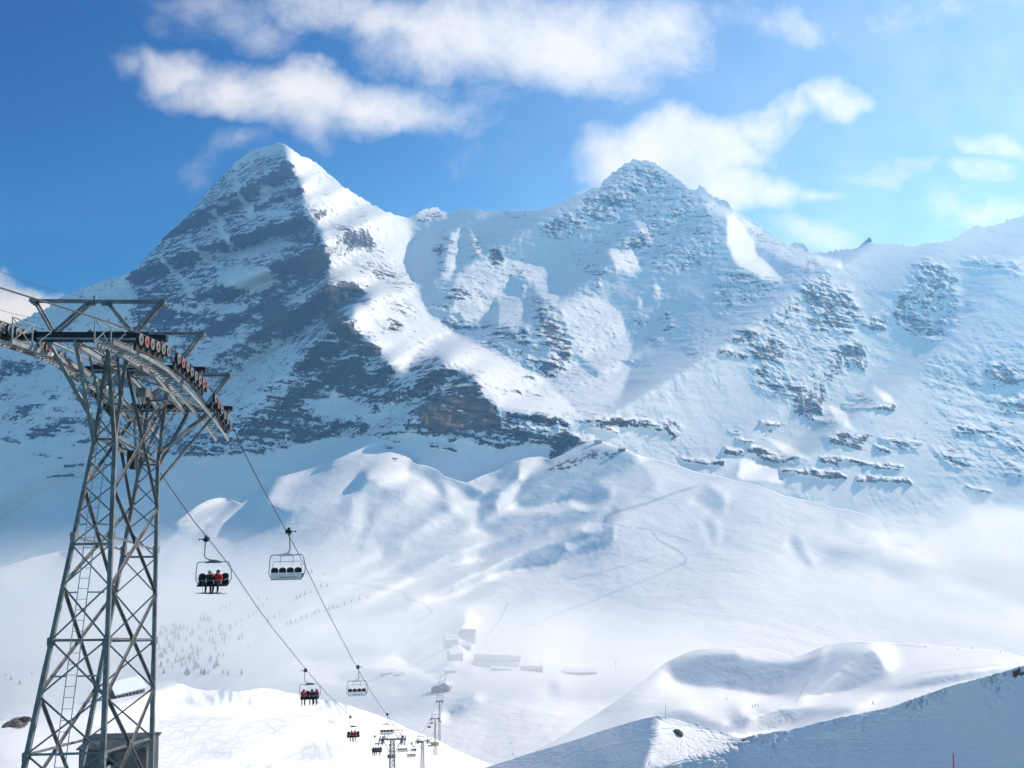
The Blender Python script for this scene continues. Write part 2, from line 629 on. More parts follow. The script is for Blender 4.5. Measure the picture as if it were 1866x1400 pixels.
A = Sheet(-150, 2020, 236, 1080, 4.5, CREST_A)
A_LINES = [
    # skyline
    [(-150, 650, 5.6), (0, 600, 5.25), (100, 547, 5.15), (250, 490, 5.0), (350, 385, 4.75), (430, 295, 4.6), (508, 261, 4.49), (600, 318, 4.78), (700, 385, 5.0),
     (745, 397, 5.05), (790, 378, 5.1), (860, 381, 5.12), (985, 384, 5.2), (1060, 353, 5.25), (1155, 290, 5.24), (1240, 330, 5.4), (1300, 360, 5.4),
     (1385, 412, 5.3), (1450, 443, 5.2), (1500, 461, 5.2), (1583, 438, 5.3), (1690, 444, 5.5), (1780, 411, 5.7), (1866, 392, 5.7), (2020, 330, 5.5)],
    # west ridge of the left peak
    [(508, 261, 4.49), (525, 290, 4.42), (545, 330, 4.34), (560, 380, 4.25), (590, 430, 4.14), (597, 490, 4.0), (592, 520, 3.93), (602, 570, 3.82),
     (640, 600, 3.68), (690, 640, 3.52), (735, 688, 3.4)],
    # rock spur below it
    [(735, 688, 3.4), (760, 655, 3.29), (800, 652, 3.25), (862, 688, 3.14), (900, 745, 3.02), (1035, 770, 2.82), (1065, 797, 2.74)],
    [(752, 770, 3.12), (780, 784, 3.05), (850, 784, 3.0), (920, 782, 2.93), (1040, 780, 2.80)],
    # right spur of the right peak
    [(1300, 365, 5.38), (1335, 420, 5.1), (1340, 480, 4.8), (1385, 506, 4.68), (1420, 508, 4.6), (1500, 560, 4.42), (1555, 600, 4.3), (1578, 670, 4.1), (1640, 740, 3.93), (1685, 810, 3.65)],
    # foot of the cirque
    [(1560, 590, 4.72), (1622, 586, 4.78), (1660, 604, 4.72), (1700, 624, 4.66), (1745, 596, 4.75)],
]
A_PTS = [(300, 500, 4.6), (400, 400, 4.58), (470, 330, 4.5), (450, 500, 4.3), (500, 600, 4.0), (350, 620, 4.25), (200, 600, 4.6), (100, 640, 4.75), (0, 700, 4.8),
    (550, 700, 3.72), (400, 720, 3.98), (250, 740, 4.2), (100, 760, 4.4), (0, 800, 4.4), (340, 830, 3.75), (450, 810, 3.65), (600, 790, 3.4), (740, 785, 3.15),
    (150, 880, 3.9), (0, 900, 4.0), (340, 940, 3.0), (500, 860, 3.1), (700, 810, 2.95), (900, 830, 2.72), (0, 1020, 3.3), (-150, 1020, 3.5), (0, 1080, 3.0), (300, 1080, 2.6),
    (650, 420, 4.48), (700, 500, 4.3), (740, 560, 4.16), (680, 560, 4.05), (800, 620, 3.85), (760, 625, 3.78), (870, 660, 3.55), (950, 710, 3.28), (1000, 750, 2.98),
    (790, 520, 4.5), (760, 430, 4.88), (825, 450, 4.72), (862, 440, 4.78), (880, 560, 4.33), (960, 560, 4.3), (950, 605, 4.12), (1010, 650, 3.9), (1000, 690, 3.7),
    (1080, 600, 4.1), (1100, 555, 4.3), (1050, 535, 4.4), (1130, 650, 3.9), (1060, 720, 3.4), (1150, 720, 3.42),
    (950, 450, 4.85), (1050, 480, 4.75), (1000, 420, 5.0), (1080, 430, 4.95), (1155, 360, 5.05), (1155, 430, 4.9), (1140, 470, 4.78), (1140, 498, 4.6), (1200, 540, 4.5),
    (1100, 520, 4.65), (1230, 620, 4.2), (1260, 570, 4.42), (1280, 480, 4.78), (1250, 400, 5.1), (1400, 560, 4.45), (1480, 620, 4.3), (1480, 700, 3.95), (1350, 700, 3.9),
    (1250, 720, 3.72), (1200, 680, 3.85), (1300, 790, 3.35), (1450, 760, 3.6), (1550, 760, 3.72), (1720, 760, 4.1), (1580, 520, 5.0), (1640, 545, 4.9), (1700, 500, 5.1),
    (1690, 650, 4.5), (1600, 630, 4.6), (1650, 670, 4.4), (1780, 560, 4.9), (1800, 650, 4.55), (1866, 700, 4.3), (1866, 550, 5.05), (1800, 750, 4.1), (1866, 850, 3.7),
    (1750, 850, 3.75), (1600, 850, 3.45), (1450, 850, 3.2), (1300, 850, 2.95), (1200, 800, 2.95), (1130, 765, 3.02), (1700, 950, 3.2), (1500, 930, 2.8), (1850, 950, 3.3),
    (2020, 700, 4.3), (2020, 950, 3.2), (1500, 1080, 2.5), (1800, 1080, 2.8), (1200, 900, 2.7), (1000, 1080, 2.3), (2020, 1080, 2.8)]

NFACE = [(-150, 600), (0, 560), (250, 440), (430, 270), (508, 240), (516, 272), (525, 290), (545, 330), (556, 380), (586, 430), (595, 490), (590, 520), (600, 570), (640, 600), (690, 640),
         (735, 690), (760, 655), (862, 690), (900, 745), (1040, 775), (1060, 803), (1000, 1000), (-150, 1080)]
FLANK = [(508, 235), (600, 300), (700, 370), (742, 392), (752, 440), (735, 470), (760, 530), (780, 575), (830, 605), (900, 640), (960, 672), (1008, 697), (1050, 720), (1080, 755),
         (1040, 768), (905, 745), (864, 690), (805, 652), (737, 684), (692, 638), (642, 598), (603, 570), (593, 520), (599, 490), (590, 430), (561, 380), (547, 330), (528, 290)]


def build_massif():
    f = A.f
    q0 = rbf_depth(f, A_LINES, A_PTS) + math.log(1000.0)
    T = Field(-150, 2020, 236, 1080, 4.5, 0.16)
    T.poly([(1580, 480), (1760, 470), (1900, 520), (1900, 760), (1700, 700), (1560, 610)], 0.07, 30)
    T.poly([(1400, 840), (1600, 880), (1900, 860), (1900, 1080), (1400, 1080)], 0.12, 30)
    T.poly([(745, 400), (990, 385), (1060, 440), (1060, 520), (900, 460), (800, 500), (770, 560), (745, 470)], 0.09, 14)
    T.poly([(1060, 470), (1200, 500), (1300, 560), (1220, 640), (1120, 560)], 0.10, 18)
    W = np.full(T.a.shape, 0.35)
    P = T.poly
    P(NFACE, -0.13, 5)
    P(FLANK, 0.66, 5)
    P([(752, 655), (800, 650), (862, 686), (900, 742), (1040, 772), (1050, 800), (900, 790), (780, 790), (750, 745)], 0.10, 5)
    P([(614, 508), (668, 535), (684, 550), (640, 556), (648, 590), (632, 604), (612, 575)], 0.12, 4)
    for pts, v in [
        ([(752, 392), (775, 375), (800, 372), (820, 392), (780, 400)], 0.5),
        ([(820, 424), (836, 420), (832, 480), (815, 515), (803, 505), (812, 470)], 0.5), ([(852, 412), (866, 430), (880, 468), (866, 462)], 0.5),
        ([(830, 500), (880, 470), (930, 480), (958, 520), (952, 590), (910, 590), (850, 588), (825, 560)], 0.42),
        ([(895, 540), (905, 545), (905, 590), (893, 590)], 0.0), ([(928, 500), (950, 510), (950, 545), (930, 530)], 0.0),
        ([(915, 468), (960, 475), (1000, 490), (1020, 525), (1012, 560), (985, 540), (950, 500)], 0.45),
        ([(1012, 545), (1060, 535), (1100, 545), (1130, 570), (1150, 640), (1110, 690), (1060, 650), (1030, 600)], 0.42),
        ([(1000, 700), (1040, 650), (1080, 690), (1150, 660), (1130, 720), (1090, 765), (1050, 750)], 0.42),
        ([(985, 545), (1012, 572), (1026, 615), (1040, 640), (1030, 670), (1005, 690), (1000, 640)], 0.36),
        ([(1106, 454), (1150, 455), (1168, 488), (1152, 494), (1124, 490)], 0.62),
        ([(1326, 392), (1346, 400), (1370, 430), (1376, 462), (1424, 507), (1390, 507), (1338, 478), (1322, 440)], 0.66),
        ([(1341, 390), (1420, 436), (1478, 460), (1484, 490), (1440, 478), (1376, 445)], 0.42),
        ([(1276, 366), (1310, 372), (1345, 388), (1335, 398), (1290, 385)], 0.5),
        ([(1155, 392), (1175, 412), (1192, 432), (1182, 442), (1160, 415)], 0.4),
        ([(1480, 462), (1535, 475), (1530, 484), (1482, 478)], 0.55),
        ([(1192, 512), (1205, 530), (1200, 558), (1190, 540)], 0.42), ([(1160, 540), (1172, 545), (1166, 570)], 0.4),
        ([(1509, 738), (1540, 748), (1547, 778), (1520, 765)], 0.5), ([(1391, 792), (1440, 812), (1478, 837), (1430, 826)], 0.45),
        ([(1351, 832), (1415, 852), (1423, 877), (1341, 870)], 0.5), ([(1590, 700), (1625, 725), (1622, 735), (1588, 712)], 0.45),
    ]:
        P(pts, v, 3)
    W += T.get(T.X, T.Y) * 0
    q = relief(f, q0, T.a, W, w_keep=1.2e-5, w_smooth=0.0016, iters=6, cg=420)
    A.Q = q

    # ---- rock: painted where the photo shows bare rock, then broken up by noise
    K = Field(-150, 2020, 236, 1080, 3, 0.10)
    k = K.poly
    k(NFACE, 0.68, 5)
    k([(-150, 600), (0, 560), (240, 470), (262, 500), (240, 560), (262, 600), (262, 700), (300, 760), (260, 900), (-150, 900)], 0.27, 12)
    k([(260, 612), (400, 606), (500, 610), (560, 640), (545, 700), (500, 740), (420, 770), (300, 780)], 0.36, 12)
    k([(-150, 810), (200, 800), (320, 830), (480, 826), (600, 800), (760, 790), (1000, 815), (1000, 1000), (-150, 1080)], 0.03, 6)
    k([(560, 740), (662, 728), (760, 735), (755, 775), (660, 770), (580, 768)], 0.33, 8)
    # thinly snowed rock of the right-hand peak and its spurs
    k([(1030, 370), (1090, 335), (1155, 284), (1210, 300), (1262, 345), (1310, 400), (1330, 470), (1290, 500), (1200, 500), (1100, 480), (1040, 440)], 0.40, 14)
    k([(980, 400), (1060, 380), (1060, 440), (1000, 436)], 0.36, 10)
    k([(1300, 490), (1430, 510), (1500, 560), (1580, 660), (1480, 740), (1380, 720), (1340, 620), (1300, 560)], 0.32, 20)
    k([(1400, 420), (1490, 460), (1560, 590), (1500, 560), (1420, 505)], 0.40, 10)
    k([(800, 420), (900, 440), (1000, 500), (1040, 640), (1000, 690), (900, 650), (800, 600)], 0.26, 16)
    k([(1680, 640), (1900, 620), (1900, 880), (1720, 860)], 0.26, 24)
    k([(560, 330), (650, 380), (740, 500), (770, 600), (880, 660), (1000, 720), (900, 720), (760, 640), (640, 560), (600, 470)], 0.25, 16)
    for v, pts in ROCKS:
        xm = sum(p[0] for p in pts) / len(pts)
        k(pts, v + (0.10 if xm > 1030 else 0), 8)
    for v, w, pts in ROCK_LINES:
        K.line(pts, w * 1.8, v)
    K.a = np.where(K.a > 0.5, 0.5 + (K.a - 0.5) * 0.55, K.a)
    Bn = Field(-150, 2020, 236, 1080, 6, 0.0)
    for v, pts in BROWNS:
        Bn.poly(pts, v, 8)

    # ---- fine mesh
    NC, NR = 1180, 560
    jr = np.random.RandomState(3)
    jx = np.linspace(-150, 2020, 900)
    jn = np.interp(np.linspace(-150, 2020, NC), jx, jr.normal(size=900))
    X, Y, t = A.grid(NC, NR, 1.12, jag=lambda xs: jn * 1.5 * np.clip(1 - np.exp(-((xs - 508) / 160) ** 2) * 0.6, 0.2, 1))
    qq = A.q(X, Y)
    Pm = pos_of(X, Y, qq)
    wx, wy, wz = Pm[..., 0], Pm[..., 1], Pm[..., 2]
    warpx = fbm(wx / 150, wy / 150, wz / 100, 6, 0.62) * 22
    warpy = fbm(wx / 150 + 50, wy / 150, wz / 100, 6, 0.62) * 15
    rock = K.get(X + warpx, Y + warpy)
    brown = Bn.get(X + warpx, Y + warpy)
    # horizontal beds, gullies and broken blocks, in metres
    zt = wz + 0.10 * wx + 60 * pnoise(wx / 700, wy / 700, wz / 700)
    beds = fbm(wx / 420, wy / 420, zt / 42, 5, 0.6)
    gully = fbm(wx / 75, wy / 160, wz / 420, 4, 0.55, ridged=True)
    blocks = fbm(wx / 120, wy / 120, wz / 95, 6, 0.58, ridged=True)
    tiny = fbm(wx / 30, wy / 30, wz / 26, 3, 0.6)
    rk = np.clip((rock - 0.12) / 0.5, 0, 1)
    face = np.clip(1 - np.exp(-((Y - A.top(X)) / 22.0)), 0, 1)
    amp = np.interp(X, [700, 1150, 1350], [0.20, 0.20, 0.07]) * (1 - rk) + rk
    Ic = Field(-150, 2020, 236, 1080, 6, 0.0)
    for pts in ICE:
        Ic.poly(pts, 1.0, 14)
    ice = Ic.get(X + warpx, Y + warpy)
    serac = fbm(wx / 55, wy / 55, wz / 24, 5, 0.6, ridged=True)
    flute = fbm(wx / 34, wy / 60, wz / 260, 4, 0.55, ridged=True)
    dsp = (beds * 26 + gully * 17 + blocks * 24 + tiny * 7) * amp + serac * 12 * ice + (flute * 9 + blocks * 12 + beds * 9) * (1 - rk) * np.interp(X, [700, 800, 1250, 1450], [0.5, 0.9, 0.6, 0.28]) * np.clip(fbm(wx / 330, wy / 330, wz / 260 + 9, 3) * 1.9 + 0.35, 0.03, 1)
    soft = fbm(wx / 260, wy / 260, wz / 200, 4) * np.interp(X, [1150, 1350], [14.0, 8.0])
    d = np.exp(qq)
    q2 = qq - (dsp + soft) * face / d
    Pm = pos_of(X, Y, q2)
    n = normals_of(Pm)
    # steep bits shed their snow, ledges keep it
    steep = np.clip(0.62 - n[..., 2], -0.6, 0.6)
    ledge = fbm(wx / 380 + 5, wy / 380, zt / 22, 5, 0.62)
    ribs = fbm(wx / 300 + 31, wy / 300, (wz + 0.22 * wx) / 15, 5, 0.6)
    zone = np.clip(fbm(wx / 420 + 3, wy / 420, wz / 300, 3) * 2.2 + 0.25, 0, 1) * np.clip((X - 960) / 120, 0, 1) * np.clip((920 - Y) / 80, 0, 1)
    rock = rock + np.clip(ribs - 0.05, 0, 1) * zone * 1.15
    rk = np.clip((rock - 0.12) / 0.5, 0, 1)
    field = rock + rk * (steep * 0.55 - ledge * 0.34 - (flute - 0.2) * np.where(X > 960, 0.34, 0.18) - (gully - 0.1) * 0.14 - (blocks - 0.1) * 0.12 + np.where(X < 960, 0.12, 0.06)) + brown * 0.22 + (1 - rk) * np.clip(steep - 0.2, 0, 1) * 0.15
    field += rk * fbm(wx / 60, wy / 60, wz / 45, 4, 0.6) * 0.28
    sheet_mesh("mountains", Pm, mountain_material(), {'rock': field, 'brown': np.clip(brown, 0, 1)},
               back=[(250, -160), (900, -700), (1500, -1500)])


ROCKS = [  # (amount of bare rock, outline by bearing)
    (0.22, [(416, 308), (455, 272), (508, 255), (520, 275), (502, 284), (470, 286), (440, 302), (424, 322)]),
    (0.15, [(464, 338), (486, 333), (500, 340), (496, 352), (474, 358)]),
    (0.14, [(404, 489), (440, 484), (500, 488), (507, 500), (500, 520), (466, 541), (448, 533), (405, 521)]),
    (0.20, [(518, 534), (560, 542), (554, 553), (524, 547)]),
    (0.18, [(290, 543), (330, 548), (370, 550), (420, 552), (458, 544), (440, 570), (368, 568), (310, 560)]),
    (0.16, [(623, 652), (695, 650), (686, 662), (640, 664), (626, 668)]),
    (0.18, [(600, 612), (624, 606), (622, 628), (606, 634)]),
    (0.15, [(560, 724), (620, 718), (664, 733), (640, 742), (565, 738)]),
    (0.95, [(515, 432), (552, 420), (584, 420), (594, 480), (586, 528), (552, 520), (530, 501), (509, 492)]),
    (0.95, [(461, 558), (500, 531), (518, 537), (530, 570), (540, 592), (488, 592), (461, 572)]),
    (0.97, [(587, 504), (614, 508), (618, 555), (646, 588), (632, 602), (592, 596)]),
    (0.85, [(614, 508), (640, 516), (668, 537), (682, 550), (650, 552), (620, 560)]),
    (0.92, [(272, 567), (350, 579), (428, 573), (434, 594), (350, 604), (269, 596)]),
    (0.95, [(614, 670), (640, 664), (677, 661), (684, 724), (650, 722), (635, 718), (614, 712)]),
    (0.92, [(554, 679), (590, 637), (620, 632), (647, 608), (680, 613), (704, 648), (665, 652), (622, 660), (592, 690), (548, 702)]),
    (0.9, [(521, 712), (572, 709), (560, 733), (530, 737)]),
    (0.9, [(500, 739), (548, 733), (536, 752), (506, 755)]),
    (0.9, [(704, 683), (733, 708), (700, 730), (680, 741), (672, 724)]),
    (0.90, [(754, 673), (766, 646), (805, 654), (814, 676), (862, 685), (878, 700), (858, 715), (829, 717), (790, 724), (760, 729), (752, 706)]),
    (1.05, [(751, 747), (799, 732), (835, 717), (874, 716), (892, 736), (901, 745), (916, 757), (940, 754), (988, 745), (1009, 754), (1030, 760), (1040, 779), (1000, 776), (940, 769),
            (916, 782), (868, 782), (844, 785), (778, 782), (760, 762)]),
    (0.75, [(800, 794), (835, 798), (836, 806), (802, 801)]), (0.8, [(853, 796), (874, 798), (922, 792), (935, 812), (907, 815), (874, 806)]),
    (0.85, [(1009, 799), (1045, 803), (1033, 809), (1006, 809)]),
    (0.92, [(320, 796), (365, 801), (360, 824), (335, 830), (320, 818)]), (0.85, [(368, 814), (411, 810), (404, 827), (359, 833)]),
    (0.88, [(419, 811), (446, 807), (495, 813), (482, 824), (422, 824)]),
    (0.88, [(467, 769), (545, 765), (575, 777), (620, 777), (657, 771), (660, 791), (605, 797), (557, 803), (536, 782), (476, 779)]),
    (0.85, [(-20, 672), (40, 664), (86, 663), (82, 674), (30, 680), (-20, 688)]), (0.85, [(126, 706), (180, 695), (177, 718), (129, 725)]),
    (0.8, [(8, 758), (46, 736), (81, 734), (51, 751), (13, 764)]), (0.85, [(54, 785), (116, 772), (168, 764), (166, 777), (103, 790), (57, 795)]),
    (0.8, [(82, 718), (104, 716), (100, 726), (84, 728)]), (0.75, [(0, 720), (30, 712), (34, 720), (4, 730)]), (0.7, [(200, 690), (262, 680), (258, 694), (204, 702)]),
    (0.7, [(212, 742), (262, 730), (260, 744), (216, 754)]), (0.85, [(244, 500), (285, 470), (330, 500), (320, 545), (270, 560), (250, 535)]),
    # sunlit flank: thin rock ribs
    (0.6, [(560, 374), (596, 380), (597, 403), (566, 391)]), (0.56, [(596, 398), (650, 416), (686, 443), (693, 463), (650, 451), (620, 433)]),
    (0.58, [(644, 473), (695, 479), (749, 509), (753, 526), (710, 520), (665, 496)]), (0.62, [(554, 299), (584, 305), (633, 338), (632, 349), (590, 325)]),
    (0.58, [(695, 584), (741, 588), (735, 601), (704, 610)]), (0.55, [(700, 494), (730, 497), (755, 525), (724, 519)]), (0.5, [(640, 360), (668, 385), (672, 410), (650, 390)]),
    (0.5, [(735, 548), (770, 576), (760, 585), (730, 560)]), (0.5, [(700, 540), (745, 560), (750, 575), (705, 556)]),
    # middle buttress
    (0.7, [(795, 442), (808, 428), (820, 424), (812, 470), (799, 510)]), (0.7, [(853, 415), (862, 420), (878, 468), (862, 468)]), (0.75, [(889, 440), (902, 446), (917, 470), (917, 483), (895, 483)]),
    (0.75, [(934, 482), (965, 509), (946, 507)]), (0.72, [(799, 526), (820, 529), (866, 529), (846, 543), (805, 537)]), (0.8, [(784, 551), (820, 559), (790, 566)]),
    (0.88, [(808, 589), (850, 592), (910, 592), (956, 598), (972, 614), (978, 646), (955, 622), (910, 609), (850, 600), (820, 603)]),
    (0.78, [(961, 535), (988, 541), (1013, 572), (1025, 614), (1040, 635), (1031, 663), (1000, 622), (979, 636), (982, 605), (964, 573)]),
    (0.8, [(916, 638), (949, 648), (1000, 657), (1025, 667), (1012, 695), (994, 686), (955, 662)]), (0.75, [(850, 619), (910, 631), (941, 648), (892, 636)]),
    (0.5, [(976, 416), (1018, 403), (1060, 406), (1076, 403), (1060, 432), (1000, 432), (982, 429)]), (0.5, [(910, 384), (970, 382), (994, 392), (970, 399), (915, 399)]),
    (0.6, [(752, 392), (775, 378), (800, 376), (815, 392), (790, 404)]),
    # right-hand peak
    (0.42, [(1060, 353), (1155, 286), (1256, 340), (1300, 380), (1310, 420), (1270, 440), (1200, 432), (1140, 402), (1080, 402)]),
    (0.60, [(1205, 305), (1262, 356), (1266, 382), (1222, 336)]), (0.58, [(1120, 433), (1186, 439), (1180, 448), (1130, 448)]), (0.45, [(1162, 452), (1262, 457), (1300, 470), (1262, 490), (1168, 484)]),
    (0.55, [(1080, 345), (1098, 335), (1110, 350), (1095, 362)]), (0.5, [(1160, 340), (1200, 330), (1220, 370), (1180, 372)]),
    (0.55, [(1033, 457), (1070, 468), (1108, 490), (1092, 526), (1060, 490)]), (0.78, [(1192, 514), (1205, 530), (1199, 559)]), (0.75, [(1204, 565), (1216, 570), (1230, 603), (1204, 603)]),
    (0.58, [(1147, 583), (1174, 580), (1199, 599), (1150, 597)]), (0.7, [(1168, 610), (1211, 616), (1204, 627)]), (0.45, [(1300, 494), (1360, 490), (1422, 509), (1408, 546), (1324, 576), (1304, 529)]),
    (0.82, [(1455, 521), (1482, 527), (1526, 562), (1553, 596), (1553, 613), (1525, 600), (1475, 556)]), (0.85, [(1482, 581), (1506, 588), (1485, 607)]),
    (0.82, [(1538, 618), (1577, 639), (1580, 674), (1556, 660), (1539, 647)]), (0.5, [(1492, 626), (1535, 632), (1530, 656), (1508, 656)]), (0.7, [(1317, 611), (1372, 601), (1369, 617), (1320, 622)]),
    (0.6, [(1361, 628), (1421, 625), (1432, 664), (1381, 654)]), (0.68, [(1368, 675), (1405, 672), (1441, 686), (1479, 696), (1456, 732), (1440, 727), (1398, 716)]), (0.6, [(1243, 621), (1291, 638), (1267, 650)]),
    (0.52, [(1374, 410), (1421, 435), (1475, 454), (1484, 489), (1441, 463), (1401, 449), (1341, 412)]), (0.55, [(1300, 560), (1325, 560), (1322, 580)]),
    # cirque and right wall
    (0.42, [(1626, 582), (1623, 562), (1629, 542), (1643, 528), (1653, 508), (1663, 495), (1676, 472), (1690, 500), (1680, 560), (1650, 596)]),
    (0.62, [(1676, 478), (1686, 471), (1710, 481), (1727, 495), (1743, 508), (1752, 518), (1745, 538), (1743, 562), (1747, 582), (1737, 599), (1723, 612), (1700, 622), (1686, 609), (1663, 602), (1646, 595), (1660, 560), (1672, 520)]),
    (0.92, [(1643, 594), (1690, 596), (1722, 606), (1700, 624)]), (0.58, [(1488, 514), (1542, 527), (1570, 580), (1622, 578), (1600, 598), (1576, 600), (1542, 583), (1508, 549)]),
    (0.4, [(1750, 470), (1866, 475), (1866, 500), (1760, 490)]), (0.78, [(1797, 673), (1817, 665), (1870, 676), (1870, 697), (1824, 701), (1800, 687)]), (0.85, [(1821, 730), (1870, 726), (1870, 748), (1837, 742)]),
    (0.78, [(1737, 777), (1790, 777), (1838, 784), (1811, 792), (1743, 785)]), (0.75, [(1807, 800), (1870, 807), (1870, 822), (1824, 809)]), (0.62, [(1703, 827), (1743, 827), (1768, 841), (1737, 852)]),
    (0.5, [(1794, 826), (1870, 853), (1870, 873)]), (0.55, [(1745, 548), (1790, 552), (1770, 560)]),
    (0.92, [(1443, 748), (1458, 731), (1496, 737), (1493, 758)]), (0.8, [(1486, 764), (1519, 762), (1533, 774), (1502, 779)]), (0.88, [(1493, 794), (1535, 789), (1594, 801), (1562, 812), (1509, 805)]),
    (0.55, [(1603, 790), (1640, 795), (1688, 812), (1680, 822), (1620, 808)]), (0.55, [(1550, 715), (1600, 725), (1590, 735), (1550, 728)]),
    (0.7, [(1197, 759), (1226, 768), (1241, 781), (1229, 800), (1212, 786)]), (0.72, [(1780, 880), (1790, 884), (1786, 890)]),
]
ICE = [[(1015, 545), (1060, 535), (1110, 550), (1150, 640), (1130, 700), (1060, 740), (1010, 720), (1040, 650)], [(1225, 560), (1300, 590), (1330, 660), (1250, 640)], [(705, 430), (770, 450), (765, 475), (730, 480)], [(925, 470), (1000, 490), (1022, 530), (1000, 545), (950, 500)]]
ROCK_LINES = [
    (0.16, 4, [(1690, 500), (1680, 525), (1672, 565)]), (0.18, 4, [(1717, 528), (1700, 560), (1704, 596)]), (0.18, 4, [(1618, 528), (1645, 520), (1668, 514)]), (0.2, 3, [(1735, 520), (1722, 560), (1728, 590)]), (0.2, 3, [(1660, 540), (1650, 575)]),
    (0.16, 7, [(428, 321), (436, 345), (450, 375), (456, 395)]), (0.16, 6, [(392, 384), (404, 415), (422, 456)]), (0.2, 8, [(368, 463), (430, 462), (480, 452), (520, 440)]),
    (0.2, 5, [(340, 440), (372, 470), (400, 486)]), (0.2, 5, [(300, 470), (330, 505), (350, 540)]), (0.2, 5, [(470, 390), (530, 386)]), (0.24, 5, [(400, 372), (440, 362)]),
    (0.85, 5, [(1247, 835), (1275, 840), (1310, 843)]), (0.8, 6, [(1371, 821), (1428, 835), (1462, 838)]), (0.75, 4, [(1428, 858), (1490, 862), (1542, 868)]), (0.85, 5, [(1569, 872), (1610, 876), (1653, 880)]),
    (0.8, 6, [(1027, 754), (1100, 764), (1140, 768), (1200, 782)]), (0.7, 4, [(1140, 768), (1200, 776)]), (0.75, 4, [(1540, 741), (1626, 745)]), (0.7, 4, [(1500, 836), (1530, 838), (1590, 844)]),
    (0.7, 4, [(1320, 822), (1350, 826)]), (0.65, 3, [(1340, 800), (1372, 806)]), (0.7, 4, [(1505, 842), (1530, 847)]), (0.7, 4, [(1600, 848), (1640, 852)]), (0.6, 3, [(1760, 886), (1800, 896)]),
    (0.7, 3, [(1390, 770), (1425, 774)]), (0.7, 3, [(1330, 785), (1350, 788)]), (0.7, 4, [(1600, 818), (1618, 824)]), (0.65, 5, [(1320, 640), (1345, 650), (1360, 655)]),
    (0.7, 3, [(1090, 735), (1118, 740)]), (0.7, 4, [(1085, 775), (1130, 782)]), (0.6, 4, [(960, 688), (985, 694)]), (0.65, 4, [(925, 712), (945, 716)]), (0.65, 4, [(965, 715), (990, 720)]),
    (0.7, 4, [(790, 812), (834, 818)]), (0.66, 4, [(940, 790), (990, 794)]), (0.6, 3, [(700, 800), (740, 806)]), (0.7, 5, [(707, 790), (735, 783)]),
    (0.62, 4, [(10, 800), (40, 808)]), (0.6, 3, [(60, 826), (110, 832)]), (0.62, 4, [(120, 850), (150, 848)]), (0.6, 3, [(90, 870), (150, 868)]), (0.62, 4, [(130, 812), (164, 806)]),
]
BROWNS = [(1.0, [(751, 747), (799, 732), (835, 717), (874, 716), (900, 745), (910, 782), (844, 786), (778, 784)]), (0.55, [(614, 506), (640, 514), (682, 548), (622, 562)]),
          (0.6, [(587, 550), (620, 556), (640, 588), (632, 604), (592, 598)]), (0.5, [(466, 570), (530, 560), (540, 594), (480, 594)]), (0.5, [(665, 640), (704, 630), (712, 665), (680, 655)]),
          (0.35, [(515, 470), (590, 440), (594, 500), (560, 520)]), (0.45, [(614, 690), (650, 690), (650, 724), (614, 716)]), (0.4, [(860, 690), (880, 700), (876, 720), (860, 716)]), (0.5, [(980, 560), (1040, 600), (1030, 690), (1000, 690)])]
build_massif()
print("massif", round(time.time() - T0, 1))

# ------------------------------------------------------------------ middle hills
CREST_B = [(-150, 1052), (0, 1035), (60, 1016), (110, 1005), (200, 1000), (290, 972), (330, 944), (360, 921), (380, 911), (400, 907), (418, 909), (440, 918), (455, 905), (470, 891),
    (505, 870), (560, 856), (600, 843), (640, 825), (680, 808), (705, 802), (722, 809), (740, 822), (747, 832), (752, 843), (762, 847), (775, 848), (795, 855), (810, 868), (835, 876), (850, 880),
    (880, 866), (905, 858), (935, 842), (960, 834), (985, 832), (1003, 838), (1030, 826), (1050, 812), (1062, 803), (1085, 801), (1100, 806), (1130, 816), (1150, 824), (1165, 830), (1200, 838), (1240, 850), (1270, 861),
    (1310, 868), (1345, 877), (1380, 884), (1410, 896), (1430, 904), (1470, 912), (1490, 915), (1520, 926), (1550, 930), (1580, 938), (1600, 949), (1612, 963), (1622, 978), (1640, 995),
    (1680, 1015), (1720, 1030), (1760, 1045), (1866, 1080), (2020, 1130)]
B = Sheet(-150, 2020, 794, 1430, 4, CREST_B)
B_LINES = [[(-150, 1052, 2.4), (0, 1035, 2.3), (110, 1005, 2.35), (290, 972, 2.4), (360, 921, 2.5), (400, 907, 2.55), (440, 918, 2.5), (505, 870, 2.6), (600, 843, 2.62), (705, 802, 2.65), (748, 833, 2.6),
            (850, 880, 2.5), (985, 832, 2.6), (1060, 803, 2.72), (1090, 801, 2.73), (1165, 830, 2.55), (1240, 850, 2.45), (1380, 884, 2.3), (1490, 915, 2.2), (1605, 955, 2.05), (1640, 995, 1.97),
            (1720, 1030, 1.92), (1866, 1080, 1.85), (2020, 1130, 1.8)]]
